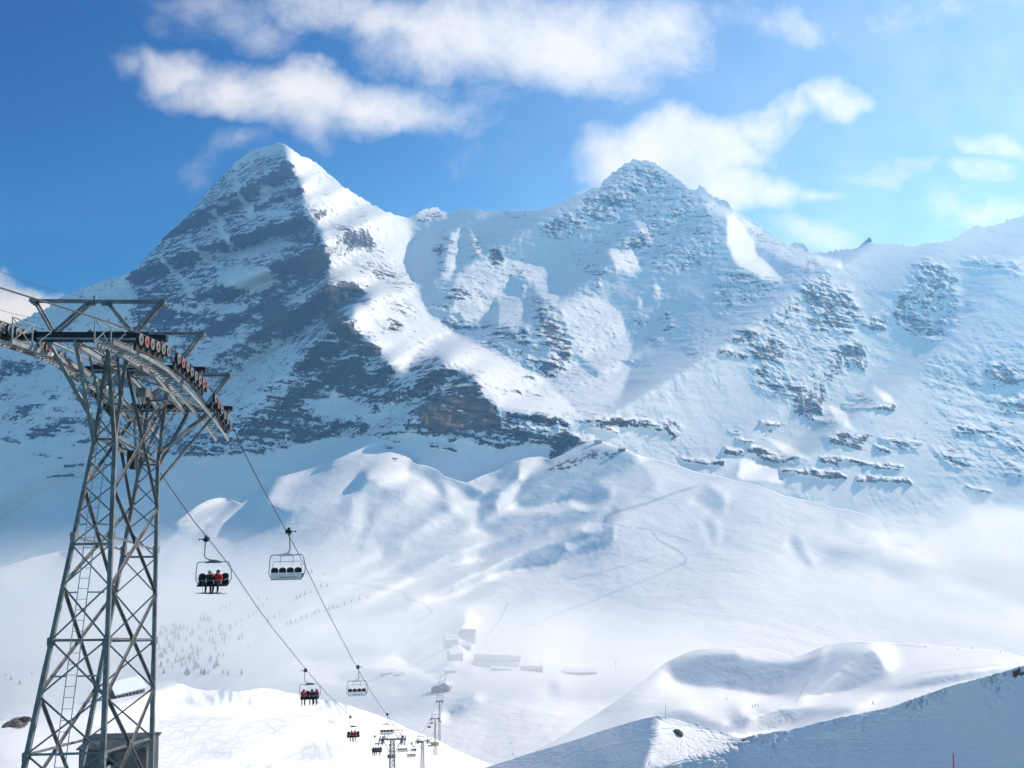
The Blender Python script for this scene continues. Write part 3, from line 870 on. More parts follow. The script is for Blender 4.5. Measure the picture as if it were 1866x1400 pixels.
B_PTS = [(1115, 958, 2.03), (1000, 965, 2.12), (850, 960, 2.15), (700, 900, 2.33), (660, 960, 2.15), (550, 950, 2.2), (420, 985, 2.2), (870, 1050, 1.82), (1000, 1050, 1.8), (1200, 1000, 1.9),
    (1250, 1030, 1.8), (1350, 1000, 1.88), (1500, 1000, 1.92), (1600, 1080, 1.65), (1300, 1120, 1.45), (1000, 1150, 1.42), (830, 1130, 1.5), (870, 1190, 1.28), (1060, 1215, 1.22), (750, 1080, 1.72),
    (600, 1060, 1.78), (450, 1080, 1.8), (200, 1100, 1.85), (0, 1110, 1.95), (0, 1200, 1.6), (200, 1200, 1.52), (400, 1180, 1.48), (600, 1180, 1.4), (700, 1150, 1.45), (600, 1250, 1.12),
    (750, 1230, 1.12), (800, 1240, 1.06), (900, 1260, .98), (1000, 1280, .92), (1100, 1260, 1.0), (1250, 1230, 1.1), (1500, 1200, 1.22), (1800, 1180, 1.35), (900, 1350, .78), (500, 1350, .82),
    (0, 1350, 1.0), (1300, 1400, .75), (1800, 1400, .85), (0, 1425, .9), (2020, 1200, 1.4), (-150, 1200, 1.7), (-150, 1425, .95), (2020, 1425, .85)]

B_SHADE = [  # (cosine towards the sun, feather, outline)
    (0.60, 10, [(1165, 835), (1260, 858), (1380, 885), (1490, 918), (1600, 955), (1640, 1010), (1600, 1090), (1400, 1120), (1150, 1160), (950, 1150), (900, 1120), (1000, 1050), (1120, 1000), (1130, 940), (1200, 890)]),
    (0.55, 12, [(880, 1110), (1000, 1060), (1130, 1010), (1250, 1030), (1400, 1100), (1700, 1100), (2020, 1160), (2020, 1200), (1500, 1180), (1200, 1200), (1000, 1190), (900, 1180), (850, 1150)]),
    (0.64, 6, [(600, 845), (680, 808), (705, 800), (745, 825), (748, 850), (735, 868), (690, 870), (640, 862)]),
    (0.62, 8, [(680, 880), (740, 862), (800, 850), (835, 876), (860, 900), (870, 940), (870, 960), (830, 930), (800, 905), (770, 890), (720, 890)]),
    (0.10, 6, [(746, 842), (770, 846), (800, 860), (808, 880), (815, 905), (806, 912), (790, 885), (770, 868), (745, 862)]),
    (0.58, 8, [(520, 872), (600, 850), (660, 850), (640, 890), (580, 920), (520, 930), (480, 910)]),
    (0.62, 4, [(345, 935), (365, 920), (385, 911), (400, 907), (420, 909), (410, 922), (380, 942), (340, 956), (315, 955)]),
    (0.10, 4, [(422, 910), (440, 920), (445, 930), (415, 945), (385, 962), (372, 958), (395, 940), (412, 924)]),
    (0.48, 5, [(440, 922), (442, 932), (410, 960), (380, 975), (370, 968), (400, 948)]),
    # shaded flanks left of the rail ridge
    (0.03, 5, [(1000, 848), (1030, 828), (1060, 805), (1100, 808), (1130, 818), (1158, 830), (1166, 838), (1140, 858), (1106, 872), (1085, 880), (1110, 888), (1114, 905), (1085, 922), (1040, 915), (1010, 925), (960, 928), (936, 920), (940, 888), (962, 866), (990, 852)]),
    (0.08, 5, [(752, 846), (800, 845), (850, 880), (905, 862), (960, 838), (990, 832), (960, 858), (936, 880), (905, 870), (890, 892), (840, 898), (815, 880), (780, 858)]),
    (0.08, 5, [(842, 896), (868, 872), (905, 870), (902, 890), (938, 882), (934, 918), (905, 935), (870, 955), (866, 925)]),
    (0.58, 3, [(948, 838), (972, 832), (988, 836), (986, 848), (960, 866), (946, 876), (944, 860)]),
    (0.55, 3, [(948, 878), (938, 900), (932, 915), (905, 930), (900, 916), (910, 900), (930, 888)]),
    (0.50, 4, [(850, 880), (885, 869), (906, 869), (898, 882), (880, 896), (866, 890)]),
    (0.50, 3, [(835, 918), (870, 910), (872, 918), (862, 930), (868, 955), (850, 950)]),
    (0.12, 6, [(860, 955), (905, 938), (960, 930), (1040, 918), (1085, 925), (1110, 930), (1080, 950), (1020, 960), (960, 985), (900, 1012), (850, 1018), (900, 975)]),
    (0.55, 3, [(975, 930), (1010, 915), (1028, 913), (1010, 930), (985, 935)]), (0.55, 3, [(1032, 915), (1042, 912), (1080, 922), (1070, 928), (1040, 925)]),
    (0.05, 4, [(1117, 957), (1117, 988), (1095, 1000), (1052, 1012), (1000, 1030), (950, 1036), (888, 1046), (920, 1024), (960, 998), (1010, 985), (1035, 968), (1085, 956)]),
    (0.5, 3, [(1060, 955), (1095, 950), (1095, 962), (1075, 970), (1060, 966)]), (0.45, 3, [(1030, 990), (1060, 985), (1040, 998), (1026, 1000)]),
    (0.12, 6, [(880, 1030), (960, 990), (1000, 960), (1000, 975), (940, 1015), (890, 1045), (860, 1055)]),
    (0.18, 5, [(1255, 905), (1290, 880), (1320, 905), (1318, 930), (1300, 935)]), (0.25, 5, [(1275, 950), (1300, 940), (1310, 980), (1300, 1000)]),
    (0.25, 5, [(1430, 975), (1455, 970), (1470, 1010), (1490, 1035), (1465, 1030), (1445, 1005)]),
    (0.30, 4, [(1545, 950), (1580, 950), (1610, 962), (1605, 968), (1560, 960)]),
    # soft folds on the left
    (0.25, 8, [(655, 950), (672, 930), (676, 905), (690, 905), (685, 940), (668, 970), (655, 1010), (648, 1005)]), (0.5, 6, [(640, 905), (668, 900), (662, 950), (650, 975), (640, 960)]),
    (0.22, 7, [(690, 990), (720, 965), (790, 940), (760, 970), (715, 1010), (695, 1018)]), (0.22, 7, [(700, 905), (735, 900), (735, 915), (700, 925)]),
    (0.26, 9, [(500, 1000), (560, 975), (610, 970), (560, 1005), (510, 1020)]), (0.5, 10, [(300, 1010), (420, 985), (420, 1020), (300, 1050)]),
    (0.22, 8, [(720, 1040), (790, 1010), (880, 990), (820, 1030), (760, 1055)]), (0.24, 8, [(770, 1075), (840, 1050), (900, 1040), (860, 1070), (800, 1090)]),
    (0.48, 8, [(560, 1050), (700, 1030), (760, 1070), (640, 1090)]), (0.22, 8, [(440, 1150), (520, 1110), (560, 1100), (530, 1130), (460, 1175)]),
    (0.20, 9, [(560, 1130), (640, 1110), (760, 1090), (740, 1115), (640, 1135)]), (0.46, 8, [(480, 1180), (600, 1140), (720, 1140), (700, 1170), (560, 1190)]),
    (0.18, 8, [(540, 1190), (640, 1170), (700, 1180), (660, 1200), (570, 1205)]),
    (0.02, 4, [(846, 1118), (848, 1135), (835, 1150), (832, 1180), (812, 1232), (780, 1228), (740, 1208), (718, 1190), (760, 1160), (800, 1136)]),
    (0.15, 6, [(600, 1225), (650, 1215), (700, 1220), (700, 1235), (620, 1240)]), (0.2, 6, [(690, 1240), (760, 1232), (790, 1240), (740, 1256)]),
    (0.16, 5, [(1002, 1250), (1020, 1246), (1022, 1252), (1000, 1256)]), (0.18, 4, [(830, 1222), (858, 1216), (850, 1228), (832, 1230)]),
    (0.14, 4, [(816, 1295), (838, 1280), (852, 1270), (864, 1266), (860, 1275), (840, 1290), (822, 1304)]),
    (0.27, 20, [(-100, 1040), (60, 1040), (250, 1010), (330, 985), (300, 1050), (100, 1100), (-100, 1110)]),
    (0.45, 6, [(0, 1045), (60, 1020), (110, 1006), (90, 1030), (40, 1060), (0, 1070)]),
    (0.3, 30, [(-150, 1130), (100, 1120), (320, 1110), (420, 1140), (400, 1230), (250, 1250), (0, 1290), (-150, 1290)]),
]
MID_SNOW = snow_material("hill_snow", [((0.012, 0.012, 0.012), 4.0, 5.0), ((0.05, 0.05, 0.05), 4.0, 1.0)], rocks=(0.05, 0.05, 0.07))


def drape_tracks(sheet, lines, step=3):
    K = Field(sheet.f.x0, sheet.x1, sheet.f.y0, sheet.y1, 1.25, 0.0)
    for w, v, pts in lines:
        K.line(pts, w * 1.7, min(1.0, v * 1.7), op='mix')
    return K


def carved_turns(seed, n, region, heading, length, wig, wav):
    """wavering ski tracks: (width, strength, points)"""
    rr = random.Random(seed)
    out = []
    while len(out) < n:
        x, y = rr.uniform(region[0], region[2]), rr.uniform(region[1], region[3])
        a = math.radians(heading + rr.gauss(0, 16))
        L = length * rr.uniform(.5, 1.3)
        ph, wl, am = rr.uniform(0, 6.28), wav * rr.uniform(.7, 1.4), wig * rr.uniform(.2, 1.2)
        pts = []
        bend = rr.gauss(0, .35)
        for k in range(15):
            t = k / 14 * L
            aa = a + bend * k / 14
            o = am * math.sin(t / wl * 6.28 + ph)
            pts.append((x + t * math.cos(aa) - o * math.sin(aa), y + (t * math.sin(aa) + o * math.cos(aa)) * .55))
        out.append((rr.uniform(.75, 1.2), rr.uniform(.18, .45), pts))
    return out


B_TRACKS = [  # pistes, roads and ski tracks worn into the snow
    (2.2, 0.55, [(1270, 886), (1220, 902), (1180, 917), (1120, 934)]), (1.8, 0.45, [(1120, 934), (1104, 942), (1102, 950), (1115, 955), (1150, 962)]),
    (2.0, 0.5, [(1160, 962), (1185, 966), (1200, 985), (1235, 1003), (1251, 1018), (1247, 1028), (1238, 1030)]), (1.6, 0.35, [(1185, 964), (1230, 978), (1260, 988)]),
    (1.5, 0.3, [(1195, 1015), (1100, 1042), (1030, 1058)]), (1.5, 0.3, [(1238, 1030), (1190, 1052), (1130, 1075), (1080, 1095), (1000, 1125), (950, 1145), (905, 1158), (885, 1175)]),
    (2.2, 0.5, [(925, 1102), (910, 1130), (893, 1152), (885, 1160)]), (1.8, 0.4, [(885, 1165), (884, 1180), (893, 1188)]), (1.6, 0.3, [(930, 1142), (905, 1160), (897, 1178)]),
    (2.4, 0.42, [(640, 1062), (690, 1072), (735, 1078), (742, 1090), (770, 1100), (787, 1113), (775, 1125), (758, 1135), (762, 1150), (766, 1160)]),
    (2.0, 0.3, [(735, 1090), (765, 1110), (752, 1128), (756, 1158)]), (1.8, 0.25, [(450, 1056), (560, 1060), (640, 1062), (760, 1050), (850, 1030)]),
    (1.4, 0.25, [(1175, 860), (1190, 880), (1160, 905)]), (1.4, 0.22, [(1200, 850), (1195, 880), (1158, 908)]), (1.5, 0.25, [(1040, 1222), (1000, 1216), (900, 1205)]),
    (2.4, 0.35, [(1400, 1195), (1330, 1210), (1250, 1228), (1180, 1235)]), (1.3, 0.25, [(660, 955), (682, 935), (676, 960), (655, 1005)]),
]
B_ROCKS = [(0.62, [(690, 810), (720, 806), (726, 820), (705, 822)]), (0.6, [(705, 826), (728, 832), (732, 845), (712, 842)]), (0.5, [(665, 840), (682, 838), (678, 848), (662, 850)]),
    (0.52, [(1020, 838), (1080, 815), (1130, 822), (1140, 832), (1060, 850), (1020, 862), (990, 866), (980, 858)]), (0.5, [(330, 948), (350, 944), (360, 955), (320, 962)]),
    (0.6, [(958, 866), (968, 862), (970, 872), (960, 872)])]


def painted(T, items, base=0.01, full=0.7):
    w = Field(T.x0, T.xs[-1], T.y0, T.ys[-1], T.h, base)
    for v, fe, pts in items:
        w.poly(pts, full if fe < 9.5 else full * 0.1, fe)
    return w.a


def build_hills():
    f = B.f
    q0 = rbf_depth(f, B_LINES, B_PTS, 60, 0.6) + math.log(1000.0)
    T = Field(f.x0, B.x1, f.y0, B.y1, 4, 0.40)
    for v, fe, pts in B_SHADE:
        T.poly(pts, v, fe * 0.6)
    # rolling, wind-packed snow
    W = painted(T, B_SHADE)
    Mk = Field(f.x0, B.x1, f.y0, B.y1, 4, 0.0)
    Mk.poly([(300, 960), (560, 880), (700, 880), (860, 960), (1000, 940), (1090, 960), (1000, 1050), (860, 1110), (780, 1230), (500, 1250), (300, 1240)], 1.0, 40)
    u, v = (T.X * 0.86 - T.Y * 0.5), (T.X * 0.5 + T.Y * 0.86)
    streak = fbm(u / 150, v / 20, 0 * T.X + 3.3, 4, 0.55)
    T.a += (streak * 0.13) * Mk.a * np.clip((T.a - 0.05) / 0.2, 0, 1)
    W = np.maximum(W, 0.2 * Mk.a)
    q = relief(f, q0, T.a, W, w_keep=1.2e-3, w_smooth=0.012, iters=8, cg=450)
    B.Q = q
    X, Y, t = B.grid(1150, 430, 1.0)
    qq = B.q(X, Y)
    P = pos_of(X, Y, qq)
    wx, wy, wz = P[..., 0], P[..., 1], P[..., 2]
    n1 = fbm(wx / 90, wy / 90, wz / 90, 5, 0.5)
    n2 = fbm(wx / 22, wy / 40, wz / 22, 3, 0.5)
    face = np.clip(1 - np.exp(-((Y - B.top(X)) / 10.0)), 0, 1)
    q2 = qq - (n1 * 3.2 + n2 * 0.7) * face / np.exp(qq)
    K = drape_tracks(B, B_TRACKS)
    tr = K.get(X, Y)
    Rk = Field(f.x0, B.x1, f.y0, B.y1, 3, 0.0)
    for v, pts in B_ROCKS:
        Rk.poly(pts, v, 5)
    rk = Rk.get(X, Y)
    rk = np.where(rk > 0.02, rk + 0.1 * n1, 0)
    sheet_mesh("hills", pos_of(X, Y, q2), MID_SNOW, {'track': tr, 'rock': rk}, back=[(60, -60), (260, -330), (500, -800)])


build_hills()

# ------------------------------------------------------------------ ski slopes on the right, beyond the near ridge
CREST_C3 = [(800, 1438), (850, 1428), (900, 1408), (1000, 1356), (1080, 1306), (1140, 1266), (1180, 1236), (1200, 1218), (1216, 1206), (1245, 1192), (1270, 1184), (1300, 1181), (1345, 1181), (1399, 1182), (1425, 1190),
    (1447, 1197), (1474, 1189), (1495, 1180), (1512, 1174), (1535, 1170), (1561, 1168), (1600, 1170), (1641, 1172), (1685, 1174), (1744, 1180), (1819, 1186), (1866, 1197), (2020, 1225)]
D3 = Sheet(800, 2020, 1150, 1440, 4, CREST_C3)


def build_slopes():
    f = D3.f
    lines = [[(800, 1424, .60), (900, 1345, .66), (1000, 1296, .70), (1100, 1250, .76), (1216, 1204, .82), (1345, 1181, .84), (1447, 1197, .80), (1512, 1174, .76), (1641, 1172, .74), (1744, 1180, .70), (1866, 1197, .62), (2020, 1225, .56)]]
    pts = [(1300, 1255, .66), (1450, 1278, .60), (1150, 1275, .62), (1350, 1290, .55), (1000, 1340, .56), (1200, 1330, .48), (1600, 1250, .55), (1700, 1240, .50), (1800, 1225, .50), (1500, 1290, .46), (1600, 1295, .40), (1700, 1270, .40),
           (1100, 1400, .42), (1400, 1350, .38), (1400, 1440, .30), (2020, 1440, .3), (900, 1440, .45)]
    q0 = rbf_depth(f, lines, pts, 50, 0.4) + math.log(1000.0)
    T = Field(800, 2020, 1150, 1440, 4, 0.42)
    items = [
        (0.5, 10, [(800, 1440), (900, 1345), (1100, 1250), (1200, 1225), (1300, 1260), (1400, 1290), (1300, 1320), (1100, 1380)]),
        (0.10, 7, [(1214, 1208), (1245, 1196), (1275, 1189), (1340, 1190), (1352, 1200), (1395, 1204), (1440, 1204), (1470, 1197), (1498, 1183), (1514, 1176), (1500, 1192), (1493, 1214), (1470, 1246), (1446, 1278), (1400, 1270), (1330, 1255), (1262, 1250), (1226, 1240)]),
        (0.56, 3, [(1340, 1184), (1370, 1182), (1405, 1183), (1425, 1192), (1400, 1198), (1360, 1192)]),
        (0.13, 8, [(1502, 1192), (1540, 1184), (1588, 1180), (1602, 1200), (1614, 1230), (1590, 1248), (1552, 1263), (1500, 1270), (1462, 1272), (1490, 1232)]),
        (0.5, 3, [(1512, 1175), (1530, 1172), (1510, 1186), (1500, 1210), (1494, 1206), (1500, 1190)]), (0.5, 3, [(1476, 1236), (1482, 1236), (1456, 1280), (1446, 1282)]),
        (0.16, 8, [(1600, 1250), (1680, 1232), (1760, 1222), (1866, 1212), (1866, 1222), (1760, 1240), (1660, 1258), (1580, 1275)]),
        (0.5, 8, [(1400, 1284), (1500, 1278), (1600, 1262), (1680, 1258), (1600, 1290), (1500, 1310), (1420, 1310)]),
        (0.14, 5, [(1320, 1305), (1370, 1290), (1440, 1282), (1540, 1286), (1570, 1294), (1500, 1310), (1420, 1330), (1350, 1340)]),
        (0.2, 5, [(1180, 1300), (1240, 1290), (1290, 1310), (1340, 1330), (1300, 1335)]), (0.22, 10, [(1060, 1290), (1160, 1275), (1180, 1285), (1100, 1300)]),
        (0.2, 3, [(1328, 1296), (1334, 1288), (1350, 1290), (1345, 1298), (1360, 1310), (1345, 1312), (1332, 1306)]), (0.6, 2, [(1345, 1292), (1375, 1290), (1386, 1298), (1370, 1308), (1352, 1304)]),
        (0.2, 4, [(1000, 1256), (1020, 1250), (1030, 1256), (1005, 1262)]),
    ]
    for v, fe, p in items:
        T.poly(p, v, fe)
    T.a += fbm(T.X / 60, T.Y / 14, 0 * T.X + 5, 4) * 0.02 * np.clip((T.a - 0.05) / 0.2, 0, 1)
    q = relief(f, q0, T.a, painted(T, items), w_keep=1e-3, w_smooth=0.03, iters=8, cg=500)
    D3.Q = q
    X, Y, t = D3.grid(760, 240, 1.0)
    qq = D3.q(X, Y)
    P = pos_of(X, Y, qq)
    wx, wy, wz = P[..., 0], P[..., 1], P[..., 2]
    n1 = fbm(wx / 26, wy / 26, wz / 26, 4)
    mog = fbm(wx / 4.5, wy / 7, wz / 5, 3, 0.5, ridged=True)
    # moguls on the skied-out right side
    Mg = Field(800, 2020, 1150, 1440, 5, 0.15)
    Mg.poly([(1560, 1180), (1700, 1178), (1866, 1198), (1866, 1215), (1700, 1240), (1620, 1235), (1600, 1200)], 1.0, 10)
    Mg.poly([(1320, 1300), (1440, 1282), (1560, 1288), (1480, 1320), (1350, 1345)], 0.8, 8)
    q2 = qq - (n1 * 0.9 + mog * 0.42 * Mg.get(X, Y)) / np.exp(qq)
    K = drape_tracks(D3, [(1.6, .4, [(1474, 1237), (1462, 1258), (1450, 1280)]), (1.4, .3, [(1561, 1172), (1650, 1176), (1690, 1180)]), (1.3, .35, [(1700, 1176), (1726, 1177), (1690, 1173)]), (2, .22, [(1866, 1208), (1760, 1218), (1690, 1226), (1640, 1240)])])
    sheet_mesh("ski_slopes", pos_of(X, Y, q2), snow_material("piste_snow", [((0.04, 0.04, 0.04), 3.0, 1.2), ((0.3, 0.3, 0.3), 4.0, 0.22)]), {'track': K.get(X, Y)}, back=[(20, -12), (90, -80), (220, -200)])


build_slopes()

# ------------------------------------------------------------------ the knoll under the lift, left
CREST_C1 = [(-150, 1330), (0, 1315), (25, 1306), (60, 1301), (100, 1290), (140, 1284), (190, 1268), (225, 1262), (252, 1258), (262, 1246), (275, 1242), (300, 1241), (330, 1246), (356, 1255), (375, 1259), (403, 1257), (434, 1261), (475, 1254), (501, 1256),
    (525, 1262), (547, 1266), (580, 1275), (610, 1279), (640, 1287), (670, 1297), (712, 1312), (743, 1328), (774, 1340), (795, 1347), (825, 1364), (858, 1378), (887, 1390), (910, 1402), (960, 1425), (1100, 1490)]
C1 = Sheet(-150, 1100, 1230, 1760, 5, CREST_C1)


def build_lift_knoll():
    f = C1.f
    lines = [[(-150, 1330, .24), (0, 1315, .27), (100, 1290, .30), (190, 1268, .33), (262, 1246, .37), (300, 1241, .38), (356, 1255, .37), (475, 1254, .40), (547, 1266, .41), (640, 1287, .42), (743, 1328, .46), (795, 1347, .50), (887, 1390, .47), (960, 1425, .42), (1100, 1490, .34)],
             [(-150, 1760, .0195), (100, 1760, .0205), (300, 1760, .0225), (600, 1760, .032), (1100, 1760, .055)]]
    pts = [(0, 1400, .075), (150, 1400, .076), (300, 1400, .088), (450, 1400, .125), (600, 1400, .17), (715, 1449, .17), (770, 1412, .318), (793, 1358, .485), (830, 1400, .36), (300, 1300, .29), (450, 1300, .31), (600, 1340, .30), (100, 1340, .17), (0, 1350, .14), (700, 1370, .30), (560, 1290, .36),
           (0, 1526, .032), (200, 1526, .0335), (400, 1526, .043), (700, 1526, .085), (1000, 1560, .12), (0, 1640, .0255), (200, 1640, .0265), (400, 1640, .032)]
    q0 = rbf_depth(f, lines, pts, 50, 0.4) + math.log(1000.0)
    T = Field(-150, 1100, 1230, 1760, 5, 0.42)
    for v, fe, p in [
        (0.42, 10, [(250, 1245), (330, 1250), (480, 1262), (560, 1270), (640, 1290), (740, 1335), (800, 1360), (880, 1400), (700, 1400), (560, 1330), (400, 1300), (260, 1290)]),
        (0.12, 5, [(555, 1380), (590, 1376), (600, 1384), (570, 1392), (545, 1390)]), (0.05, 4, [(585, 1400), (600, 1386), (620, 1380), (608, 1400)]), (0.2, 5, [(480, 1340), (560, 1345), (590, 1352), (560, 1360), (500, 1356)]),
        (0.22, 6, [(400, 1370), (500, 1385), (560, 1400), (480, 1410), (380, 1400)]), (0.2, 4, [(615, 1280), (640, 1282), (650, 1290), (630, 1292)]), (0.2, 4, [(560, 1266), (600, 1272), (590, 1280), (556, 1276)]),
        (0.18, 5, [(380, 1262), (440, 1265), (470, 1272), (420, 1275)]), (0.25, 6, [(820, 1350), (835, 1360), (845, 1375), (830, 1372)]), (0.3, 6, [(320, 1275), (400, 1268), (380, 1285), (320, 1290)]),
    ]:
        T.poly(p, v, fe)
    T.a += fbm(T.X / 90 + T.Y / 70, T.Y / 16, 0 * T.X + 9, 4) * 0.16
    q = relief(f, q0, T.a, np.full(T.a.shape, 0.4), w_keep=3e-4, w_smooth=0.02, iters=7, cg=400)
    C1.Q = q
    X, Y, t = C1.grid(900, 460, 1.6)
    qq = C1.q(X, Y)
    P = pos_of(X, Y, qq)
    wx, wy, wz = P[..., 0], P[..., 1], P[..., 2]
    n1 = fbm(wx / 12, wy / 12, wz / 12, 4)
    # carved turns: fine furrows running down the fall line
    warp = fbm(wx / 25, wy / 25, wz / 25, 3) * 5
    fur = np.sin((wx * 0.8 + wy * 0.25) * 1.3 + warp * 2.4) * np.clip(fbm(wx / 40, wy / 40, wz / 40, 3) + 0.35, 0, 1)
    amp = np.clip(np.exp(qq) / 160, 0.25, 1.3)
    K = drape_tracks(C1, [(1.6, .5, [(564, 1305), (575, 1325), (588, 1337), (594, 1350), (600, 1370), (605, 1380)]), (1.3, .3, [(330, 1330), (350, 1345), (335, 1370), (310, 1400)]), (1.3, .3, [(440, 1290), (455, 1310), (430, 1340), (445, 1370)]),
                          (1.2, .25, [(300, 1350), (380, 1330), (470, 1300)]), (1.2, .25, [(280, 1380), (390, 1340), (500, 1305)]), (1.2, .25, [(320, 1395), (420, 1350), (520, 1320)]), (1.2, .3, [(480, 1315), (500, 1330), (498, 1350), (520, 1370)])] + carved_turns(4, 85, (270, 1295, 620, 1400), 140, 130, 9, 40) + carved_turns(9, 25, (600, 1320, 830, 1400), 70, 60, 6, 25))
    n0 = fbm(wx / 35, wy / 35, wz / 35, 4)
    fur2 = np.sin((wx * 0.45 - wy * 0.35) * 1.7 + fbm(wx / 18 + 9, wy / 18, wz / 18, 3) * 11) * np.clip(fbm(wx / 30 + 20, wy / 30, wz / 30, 3) + 0.3, 0, 1)
    q2 = qq - (n0 * 1.6 + n1 * 1.0 + fur * 0.26 + fur2 * 0.22) * amp / np.exp(qq) + K.get(X, Y) * 0.25 / np.exp(qq)
    Rk = Field(-150, 1100, 1230, 1760, 3, 0.0)
    for v, p in [(0.8, [(8, 1318), (22, 1308), (40, 1304), (54, 1312), (52, 1324), (32, 1332), (12, 1326)]), (0.5, [(-40, 1340), (0, 1330), (8, 1338), (-20, 1348)]),
                 (0.6, [(340, 1281), (358, 1278), (356, 1284), (342, 1286)]), (0.55, [(262, 1250), (268, 1246), (272, 1256), (264, 1260)]), (0.55, [(390, 1272), (402, 1274), (400, 1279), (388, 1277)]), (0.5, [(668, 1300), (678, 1303), (676, 1308), (666, 1305)])]:
        Rk.poly(p, v, 3)
    rk = Rk.get(X, Y)
    sheet_mesh("lift_slope", pos_of(X, Y, q2), snow_material("near_snow", [((0.09, 0.09, 0.09), 3.0, 0.55), ((0.7, 0.7, 0.7), 4.0, 0.07), ((3.0, 3.0, 3.0), 3.0, 0.012)], rocks=(0.25, 0.25, 0.3)), {'track': K.get(X, Y), 'rock': rk}, back=[(12, -8), (60, -55), (160, -170)])


build_lift_knoll()

# ------------------------------------------------------------------ the near shaded ridge, right
CREST_C2 = [(820, 1428), (860, 1410), (882, 1400), (920, 1388), (960, 1375), (1010, 1360), (1060, 1345), (1090, 1334), (1120, 1325), (1150, 1316), (1180, 1308), (1198, 1305), (1215, 1307), (1232, 1310), (1265, 1318), (1290, 1327), (1312, 1334), (1345, 1345), (1358, 1344),
    (1375, 1339), (1400, 1336), (1440, 1330), (1470, 1323), (1500, 1315), (1530, 1308), (1560, 1302), (1590, 1296), (1620, 1290), (1655, 1277), (1690, 1265), (1715, 1256), (1740, 1248), (1780, 1238), (1810, 1229), (1840, 1221), (1866, 1213), (1900, 1202), (2020, 1165)]
C2 = Sheet(820, 2020, 1150, 1620, 4, CREST_C2)


